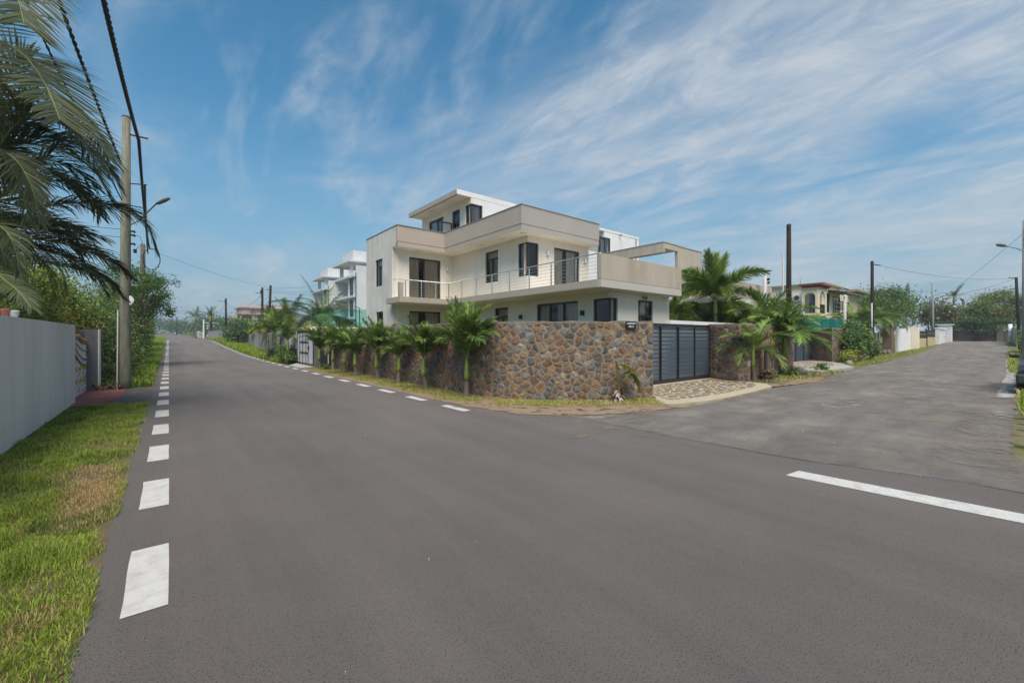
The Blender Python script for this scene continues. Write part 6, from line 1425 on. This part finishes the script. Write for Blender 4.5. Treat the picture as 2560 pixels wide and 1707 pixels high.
# yellow house behind
yh = thing('house', 'pale yellow house with blue grey sheet roof behind the white sail post', 'house', (66, 16, 0))
q0 = at(2110, 800, Y=15); q1 = at(2176, 730, Y=15); z1 = at(2140, 735, Y=15)[2]
wall(yh, 'Y', 15.0, 62.5, 74, 0, z1, [(63.4, 69.0, z1 - 2.5, z1 - 1.35)], m=mat('pale_yellow_paint', (.58, .53, .36), .9, .06, .4))
window(yh, 'Y', 15.0, 63.4, 69.0, z1 - 2.5, z1 - 1.35, mull=(.25, .5, .75), curtains=())
boxes('roof_slab', M_OLV, yh, ((68.0, 13.9, z1), (74.4, 24, z1 + .28)))
M_SHEET = mat('blue_grey_sheet', (.16, .19, .24), .6, .1, 2, metal=.2)
def ribbed(name, parent, a, b, c, d, n, m_):
    a, b, c, d = map(Vector, (a, b, c, d)); mb = MB(); up_ = (b - a).cross(d - a).normalized()
    if up_.z < 0: up_ = -up_
    for k in range(n):
        for (t0, t1, h0, h1) in ((0, .5, 0, .05), (.5, 1, .05, 0)):
            p, q = (k + t0) / n, (k + t1) / n; mb.face([a.lerp(b, p) + up_ * h0, a.lerp(b, q) + up_ * h1, d.lerp(c, q) + up_ * h1, d.lerp(c, p) + up_ * h0])
    return mb.build(name, m_, parent)
ra = (62.8, 15.5, z1 - .2)
boxes('rear_wall', M_CRML, yh, ((72, 17.3, 0), (88, 26, 8.6)))
ribbed('sheet_roof', yh, (71, 16.8, 8.65), (88.6, 16.8, 8.65), (87.2, 20, 9.75), (84.5, 20, 9.75), 18, M_SHEET)
ribbed('sheet_awning', yh, (62.2, 13.2, z1 - 4.6), (67, 13.2, z1 - 4.6), (67, 14.95, z1 - 3.4), (62.2, 14.95, z1 - 3.4), 16, M_SHEET)
boxes('bay_shade_box', M_SHADE, yh, ((62.2, 14.2, 0), (67, 14.6, z1 - 4.6)))  # solid dark box painted as the shade below the sheet awning
wh = thing('house', 'low blue roofed house glimpsed behind the tarred pole', 'house', (86, 24, .8)); boxes('wall', M_CRML, wh, ((82, 24, 0), (96, 34, 6.4))); ribbed('sheet_roof', wh, (81.5, 23.4, 6.5), (96.5, 23.4, 6.5), (96.5, 30, 7.9), (81.5, 30, 7.9), 20, M_SHEET); boxes('window', M_FRAME, wh, ((84, 23.95, 3.6), (86, 24.02, 5)))
cpt = thing('carport', 'flat white carport slab between the twin villa and the cream house', 'carport', (33, 12, 0)); boxes('roof_slab', M_WHITE, cpt, ((30.5, 11, 3.05), (38.5, 15, 3.25))); 
for x in (31, 38): boxes('column', M_CONC, cpt, ((x, 11.2, 0), (x + .25, 11.45, 3.05)))
boxes('back_wall', M_CRML, cpt, ((30.5, 14.8, 0), (38.5, 15, 3.05)))
# green nets
M_NET = mat('green_net', (.01, .19, .145), .8, .12, 2.5, trans=.35, tint=(.02, .26, .22), tint_scale=1.2)
def net(label, pts, z0, z1, sag):
    t = thing('green_net', label, 'net', (*pts[0], z0)); m = MB(); n = 14
    for (a, b) in zip(pts, pts[1:]):
        for k in range(n):
            p, q = [Vector(a).lerp(Vector(b), (k + j) / n) for j in (0, 1)]; s0, s1 = [sag * math.sin(math.pi * (k + j) / n) + .05 * math.sin((k + j) * 1.7) for j in (0, 1)]
            m.face([(p.x, p.y + .06 * math.sin(k * 1.3), z0), (q.x, q.y + .06 * math.sin(k * 1.3 + 1.3), z0), (q.x, q.y, z1 - s1), (p.x, p.y, z1 - s0)])
    m.build('fabric', M_NET, t); m = MB()
    for p in pts: m.tube([(*p, 0), (*p, z1 + .05)], .03, 6)
    m.build('stake', M_GALV, t)
net('long green shade net strung above the wall behind the leafy bush', [(32.6, 10.0), (38, 10.1), (47, 10.5), (56, 11.0)], 2.2, 3.35, .18)
net('short green net beside the white wall and the yellow gate', [(66.8, 9.6), (70, 9.8)], 1.9, 4.2, .1)
blockwall('grey block wall continuing behind the tarred pole with insulator arm', [(44.8, 9.3), (55, 9.6)], 2.0, M_CONC)
pillar('gate_pillar', 'thick brown weathered pillar at the foot of the roadside palms', 'pillar', 54.6, 8.6, 55.9, 9.3, 2.65, mat('brown_render', (.16, .115, .08), .95, .25, 2, 8, .5, 20, tint=(.10, .08, .06), tint_scale=1.5))
blockwall('plain white wall between the palms and the yellow gate', [(59, 8.8), (66, 8.75)], 2.35, M_WHITE)
pillar('gate_pillar', 'cream stained pillar next to the yellow and black gate', 'pillar', 66.1, 8.2, 67.6, 8.9, 2.5, M_CRML)
yg = thing('yellow_gate', 'cream and black metal gate near the end of the side street', 'gate', (75, 8.5, zg(75, 8)))
z = zg(72, 8)
M_YEL = mat('cream_yellow_metal', (.50, .43, .24), .6, .08, 2)
for x0, x1 in ((68.0, 74.6), (75.0, 82.5)):
    zz = zg(x0, 8)
    for k in range(8): a = x0 + (x1 - x0) * k / 8; boxes('panel', M_YEL, yg, ((a, 8.42, zz), (a + (x1 - x0) / 8 - .04, 8.5, zz + 1.15)))
    boxes('upper_panel', M_BLACK, yg, ((x0, 8.44, zz + 1.2), (x1, 8.5, zz + 2.05))); boxes('rail', M_OLV, yg, ((x0, 8.40, zz + 1.6), (x1, 8.43, zz + 1.66)))
boxes('post', M_BLACK, yg, ((74.65, 8.36, z), (74.95, 8.55, z + 2.2)))
wf2 = thing('white_fence', 'white fence of concrete panels beyond the yellow gate', 'fence', (87, 8.4, zg(87, 8)))
for k in range(4):
    x = 84 + k * 2.0; zz = zg(x, 8); boxes('post', M_WHITE, wf2, ((x, 8.2, zz - .1), (x + .5, 8.6, zz + 2.0))); boxes('panel', M_PALEW, wf2, ((x + .5, 8.35, zz - .1), (x + 2.0, 8.45, zz + 1.85)))
boxes('top_rail', M_WHITE, wf2, ((84, 8.15, zg(88, 8) + 2.02), (92, 8.65, zg(88, 8) + 2.2)))
bp2 = thing('gate_pillar', 'white block pillar with pyramid cap at the far corner of the side street', 'pillar', (92.8, 8.3, zg(93, 8)))
zz = zg(93, 8)
for k in range(9): boxes('block', M_WHITE, bp2, ((92.2, 7.7, zz + .3 * k - .1), (93.8, 9.2, zz + .3 * k + .17)))
m = MB(); m.box((92.0, 7.5, zz + 2.6), (94.0, 9.4, zz + 2.72)); m.build('cap', M_WHITE, bp2)
ew = thing('stone_wall', 'dark old stone wall closing the end of the side street', 'wall', (99, 5, zg(99, 5)))
boxes('wall_panel', mat('dark_old_wall', (.12, .10, .08), .95, .35, 1.2, 8, .6, 12), ew, ((99, 1.0, .9), (99.4, 13, 2.7))); boxes('post', M_CONC, ew, ((98.6, 2.75, .9), (99.0, 3.4, 3.0)))
blockwall('grey wall on the far shoulder at the end of the side street', [(78, .9), (97, 1.6)], 2.2, M_PALEW)
post('white capped post at the end of the grey wall on the far shoulder', 96.5, 2.0, 2.6, .22, M_WHITE, name='bollard')
pv = sheet('kerb', [(17.6, .28), (44, .72), (44, 1.12), (30, .72), (17.6, .62)], patchy('worn_kerb', (.34, .335, .32), 3.5, .40, .50, rough=.95, var=.2, scale=3, bump=.5, bscale=30), .02, 'chalky worn kerb strip along the far shoulder of the side street', 'kerb', .05)
sheet('kerb', [(12.9, .2), (14.8, .22), (14.7, .55), (13.1, .50)], M_SMEAR, .02, 'short chalky kerb patch before the parked car', 'kerb', .05)
# vegetation on the right
shrub('shrub', 'large leafy green bush spilling over the wall beyond the second driveway', 'shrub', 36.5, 7.4, [(34.9, 7.4, 1.3, 1.3, .6, .95), (37.2, 7.5, 1.15, 1.6, .6, .95), (36.0, 7.6, 2.1, 1.2, .55, .6), (39.2, 7.5, .8, 1.2, .55, .7)], 7500, .17, [L_MD, L_DK, L_LT, L_BL], [5, 4, 3, 2], 201, clumps=16)
shrub('shrub', 'low bush covered in yellow flowers beside the second driveway', 'shrub', 33.3, 7.35, [(33.3, 7.3, .42, .75, .4, .42)], 1500, .10, [L_LT, L_YL, L_MD], [3, 3, 2], 202, extra=('flowers', 260, .07, [L_YE], [1]))
for (x, y, nm, lb) in ((55.5, 10.6, 5, 'fan shaped roadside palm beside the thick brown pillar'), (58.2, 9.7, 4, 'roadside palm with several trunks before the white wall'), (47.5, 9.9, 6, 'arching palm behind the green net and the tarred pole'), (50.5, 9.5, 5, 'bright palm to one side of the arching palm near the tarred pole')):
    palm('palm', lb, 'areca', x, y, 1.75 if x < 52 else 2.1, .14, .1, 19, 1.42, shaft=.8, seed=int(x), group='roadside palms of the side street')
shrub('tree', 'big round dark green tree behind the white wall and yellow gate', 'tree', 80, 13, [(78, 12.5, 5.2, 3.4, 2.6, 2.2), (82, 13.5, 5.8, 3.2, 2.8, 2.3), (74.8, 12.5, 4.3, 2.4, 2.2, 1.8), (85.5, 13.5, 5.0, 2.6, 2.4, 2.0)], 26000, .24, [L_DK, L_MD, L_LT], [5, 4, 2], 203, trunk=.25, part='crown', clumps=16)
shrub('bougainvillea', 'bougainvillea bush with white and magenta blossom at the end of the side street', 'shrub', 100.5, 8, [(100.5, 9.0, 3.4, 1.6, 1.7, 1.9), (100.8, 6.6, 2.7, 1.5, 1.6, 1.5), (101, 10.5, 4.2, 1.6, 1.7, 1.7)], 12000, .24, [L_MD, L_DK, L_LT], [4, 4, 3], 204, part='foliage', extra=('blossom', 800, .36, [L_MG, L_WH, L_RD], [3, 3, 2]))
shrub('tree', 'spreading tree with coral tinge above the dark end wall', 'tree', 104, 4.2, [(103, 5.0, 5.0, 2.2, 2.2, 1.6), (104, 2.6, 4.2, 2.2, 2.0, 1.5), (108, 3.6, 6.8, 2.6, 2.4, 1.5), (106, .8, 5.6, 2.4, 2.0, 1.5), (102, 4.5, 2.8, 1.8, 3.0, 1.6)], 16000, .25, [L_MD, L_DK, L_LT, L_OR], [4, 4, 3, 1], 205, trunk=.2, part='crown', clumps=14, extra=('blossom', 160, .3, [L_RD], [1]))
shrub('creeper', 'dark creeper hanging over the end wall of the side street', 'creeper', 98.8, 5, [(98.5, 6.6, 2.2, .9, 1.8, 1.0), (98.5, 4.8, 2.0, .9, 1.3, 1.2), (98.8, 3.2, 2.9, .8, 1.6, .6), (98.7, 9.0, 2.4, .8, 1.5, .9)], 6500, .2, [L_DK, L_BL], [4, 2], 206)
for (x, y, h, s_, lb) in ((118, 9.5, 8.0, 1.0, 'slender palm standing above the bougainvillea'), (112, 15.5, 7.6, 1.15, 'tall palm behind the concrete pole and the round tree')):
    palm('palm', lb, 'coco', x, y, h, .22, .16, 13, s_ * .8, seed=int(x), group='palms at the end of the side street')
shrub('bush', 'unmown green bush on the far shoulder beyond the parked car', 'bush', 46, -.7, [(44, -.9, .8, 2.6, .9, .9), (50, -.6, 1.1, 3.0, .9, 1.1), (57, -.4, 1.2, 3.2, 1.0, 1.2)], 5200, .24, [L_LT, L_MD, L_YL], [4, 4, 2], 207)
for i, (x, y, rr, lb) in enumerate(((130, 14, 6, 'far tree beyond the bougainvillea'), (134, 4, 6, 'far tree beyond the spreading coral tinged tree'))):
    shrub('tree', lb, 'tree', x, y, [(x, y, rr * .7, rr * .9, rr, rr * .6), (x + 4, y - 4, rr * .6, rr * .8, rr * .9, rr * .5)], 3500, .6, [L_MD, L_DK, L_BL], [4, 4, 2], 210 + i, trunk=.2, part='crown')
rk = random.Random(8)
for i, u in enumerate((2188, 2200, 2211, 2222)):
    x, y, _ = at(u, 884, Z=.12); t = MB(); c = Vector((x, y, zg(x, y) + .12)); P = []
    m = MB(); m.tube([c - Vector((.3, .1, .1)), c - Vector((.18, 0, -.05)), c + Vector((.1, .05, .08)), c + Vector((.3, .1, -.08))], [.06, .2, .22, .07], 7); o = m.build('boulder', mat('grey_boulder', (.22, .20, .17), .95, .3, 3, 6, .6, 12), None)
    tag(o, ['first', 'second', 'third', 'last'][i] + ' boulder of the row below the thick brown pillar, counting from the tarred pole', 'boulder', 'boulders below the brown pillar')
for (u, v, s_, lb) in ((2000, 932, .32, 'rounded stone at the broken edge of the second driveway'), (2022, 937, .2, 'small dark stone beside the broken driveway edge'), (1984, 934, .22, 'stone under the tarred pole by the driveway edge'), (2124, 911, .3, 'pale boulder in the grass under the leafy bush')):
    x, y, _ = at(u, v, Z=.05); c = Vector((x, y, zg(x, y) + s_ * .3)); m = MB(); m.tube([c - Vector((s_, .1, s_ * .3)), c - Vector((s_ * .5, 0, -.02)), c + Vector((s_ * .4, .05, s_ * .1)), c + Vector((s_, .1, -s_ * .3))], [s_ * .2, s_ * .6, s_ * .65, s_ * .2], 8); tag(m.build('boulder', mat('grey_boulder', (.22, .20, .17)), None, smooth=True), lb, 'boulder')
for (x, y, s_, lb) in ((20.2, 6.4, .35, 'low weeds at the foot of the spreading palm'), (24.3, 6.35, .30, 'weeds by the broken edge of the second driveway'), (18.4, 6.5, .30, 'small green weed next to the shaggy palm stump'), (6.3, 22.6, .28, 'small weed between two palms at the far end of the stone wall')):
    shrub('weed', lb, 'weed', x, y, [(x, y, s_ * .6, s_, s_ * .8, s_ * .6)], 320, .10, [L_MD, L_LT, L_DK], [3, 2, 2], int(x * 10), trunk=.008)

# parked car at the edge of the frame
car = thing('parked_car', 'dark grey car parked on the far shoulder of the side street', 'car', (18.9, -.72, 0))
M_CAR = mat('car_paint', (.035, .040, .046), .3, .05, 2, spec=.6, metal=.3); M_TYRE = mat('tyre', (.02, .02, .02), .9, .1, 8); M_TRIMP = mat('bumper_plastic', (.045, .05, .055), .6, .1, 5)
prof = [(.0, .42), (.02, .70), (.25, .86), (1.1, .98), (1.9, 1.40), (3.2, 1.46), (3.9, 1.10), (4.1, .95), (4.12, .42)]
X0_, W0 = 18.95, .84; m = MB()
for s_ in (-1, 1):
    ins = lambda z: W0 * (1 - .14 * max(0, (z - .9) / .55))
    pts = [(X0_ + px, -.72 + s_ * ins(pz), pz) for px, pz in prof]; m.face(pts if s_ < 0 else pts[::-1])
for (a, b) in zip(prof, prof[1:]):
    wa, wb = W0 * (1 - .14 * max(0, (a[1] - .9) / .55)), W0 * (1 - .14 * max(0, (b[1] - .9) / .55)); m.face([(X0_ + a[0], -.72 - wa, a[1]), (X0_ + a[0], -.72 + wa, a[1]), (X0_ + b[0], -.72 + wb, b[1]), (X0_ + b[0], -.72 - wb, b[1])])
m.face([(X0_, -.72 - W0, .42), (X0_ + 4.12, -.72 - W0, .42), (X0_ + 4.12, -.72 + W0, .42), (X0_, -.72 + W0, .42)]); bd = m.build('body', M_CAR, car)
bvm = bd.modifiers.new('bevel', 'BEVEL'); bvm.width = .07; bvm.segments = 3
m = MB(); m.box((18.85, -1.60, .32), (19.15, .16, .60)); bb = m.build('bumper', M_TRIMP, car); bvm = bb.modifiers.new('bevel', 'BEVEL'); bvm.width = .06; bvm.segments = 3
for y in (-1.33, -.1): m = MB(); m.tube([(19.02, y, .72), (18.93, y, .72)], [.12, .10], 12); m.build('headlight', M_LAMP, car)
m = MB(); m.face([(20.12, -1.42, 1.02), (20.12, -.02, 1.02), (20.78, -.08, 1.36), (20.78, -1.36, 1.36)]); m.face([(20.2, .115, 1.02), (22.7, .115, 1.08), (22.1, .06, 1.36), (20.9, .06, 1.36)]); m.build('window', mat('car_glass', (.02, .025, .03), .1, .05, 2, spec=.8), car)
for x in (19.75, 22.25):
    for y in (.06, -1.5):
        m = MB(); m.tube([(x, y - .09, .31), (x, y + .09, .31)], .31, 18); wl = m.build('wheel', M_TYRE, car); m = MB(); m.tube([(x, y - .10, .31), (x, y + .10, .31)], .19, 14); m.build('rim', M_GALV, wl)
m = MB(); m.tube([(20.35, .10, 1.05), (20.33, .22, 1.10), (20.30, .30, 1.10)], [.03, .08, .06], 8); m.build('wing_mirror', M_CAR, car)
car.location.y += .13

# ------------------------------------------------------------------ thin coastal haze
def haze():
    m = MB(); m.box((-320, -60, -1.2), (520, 830, 46))
    h = bpy.data.materials.new('haze'); h.use_nodes = True; nt = h.node_tree; nt.nodes.clear(); out = nt.nodes.new('ShaderNodeOutputMaterial'); v = nt.nodes.new('ShaderNodeVolumePrincipled')
    v.inputs['Color'].default_value = (.80, .88, .95, 1); v.inputs['Density'].default_value = .0007; v.inputs['Anisotropy'].default_value = .2
    nt.links.new(v.outputs[0], out.inputs['Volume'])
    tag(m.build('haze', h, None), 'thin pale haze over the far ends of both roads', 'haze', kind='stuff')
haze()
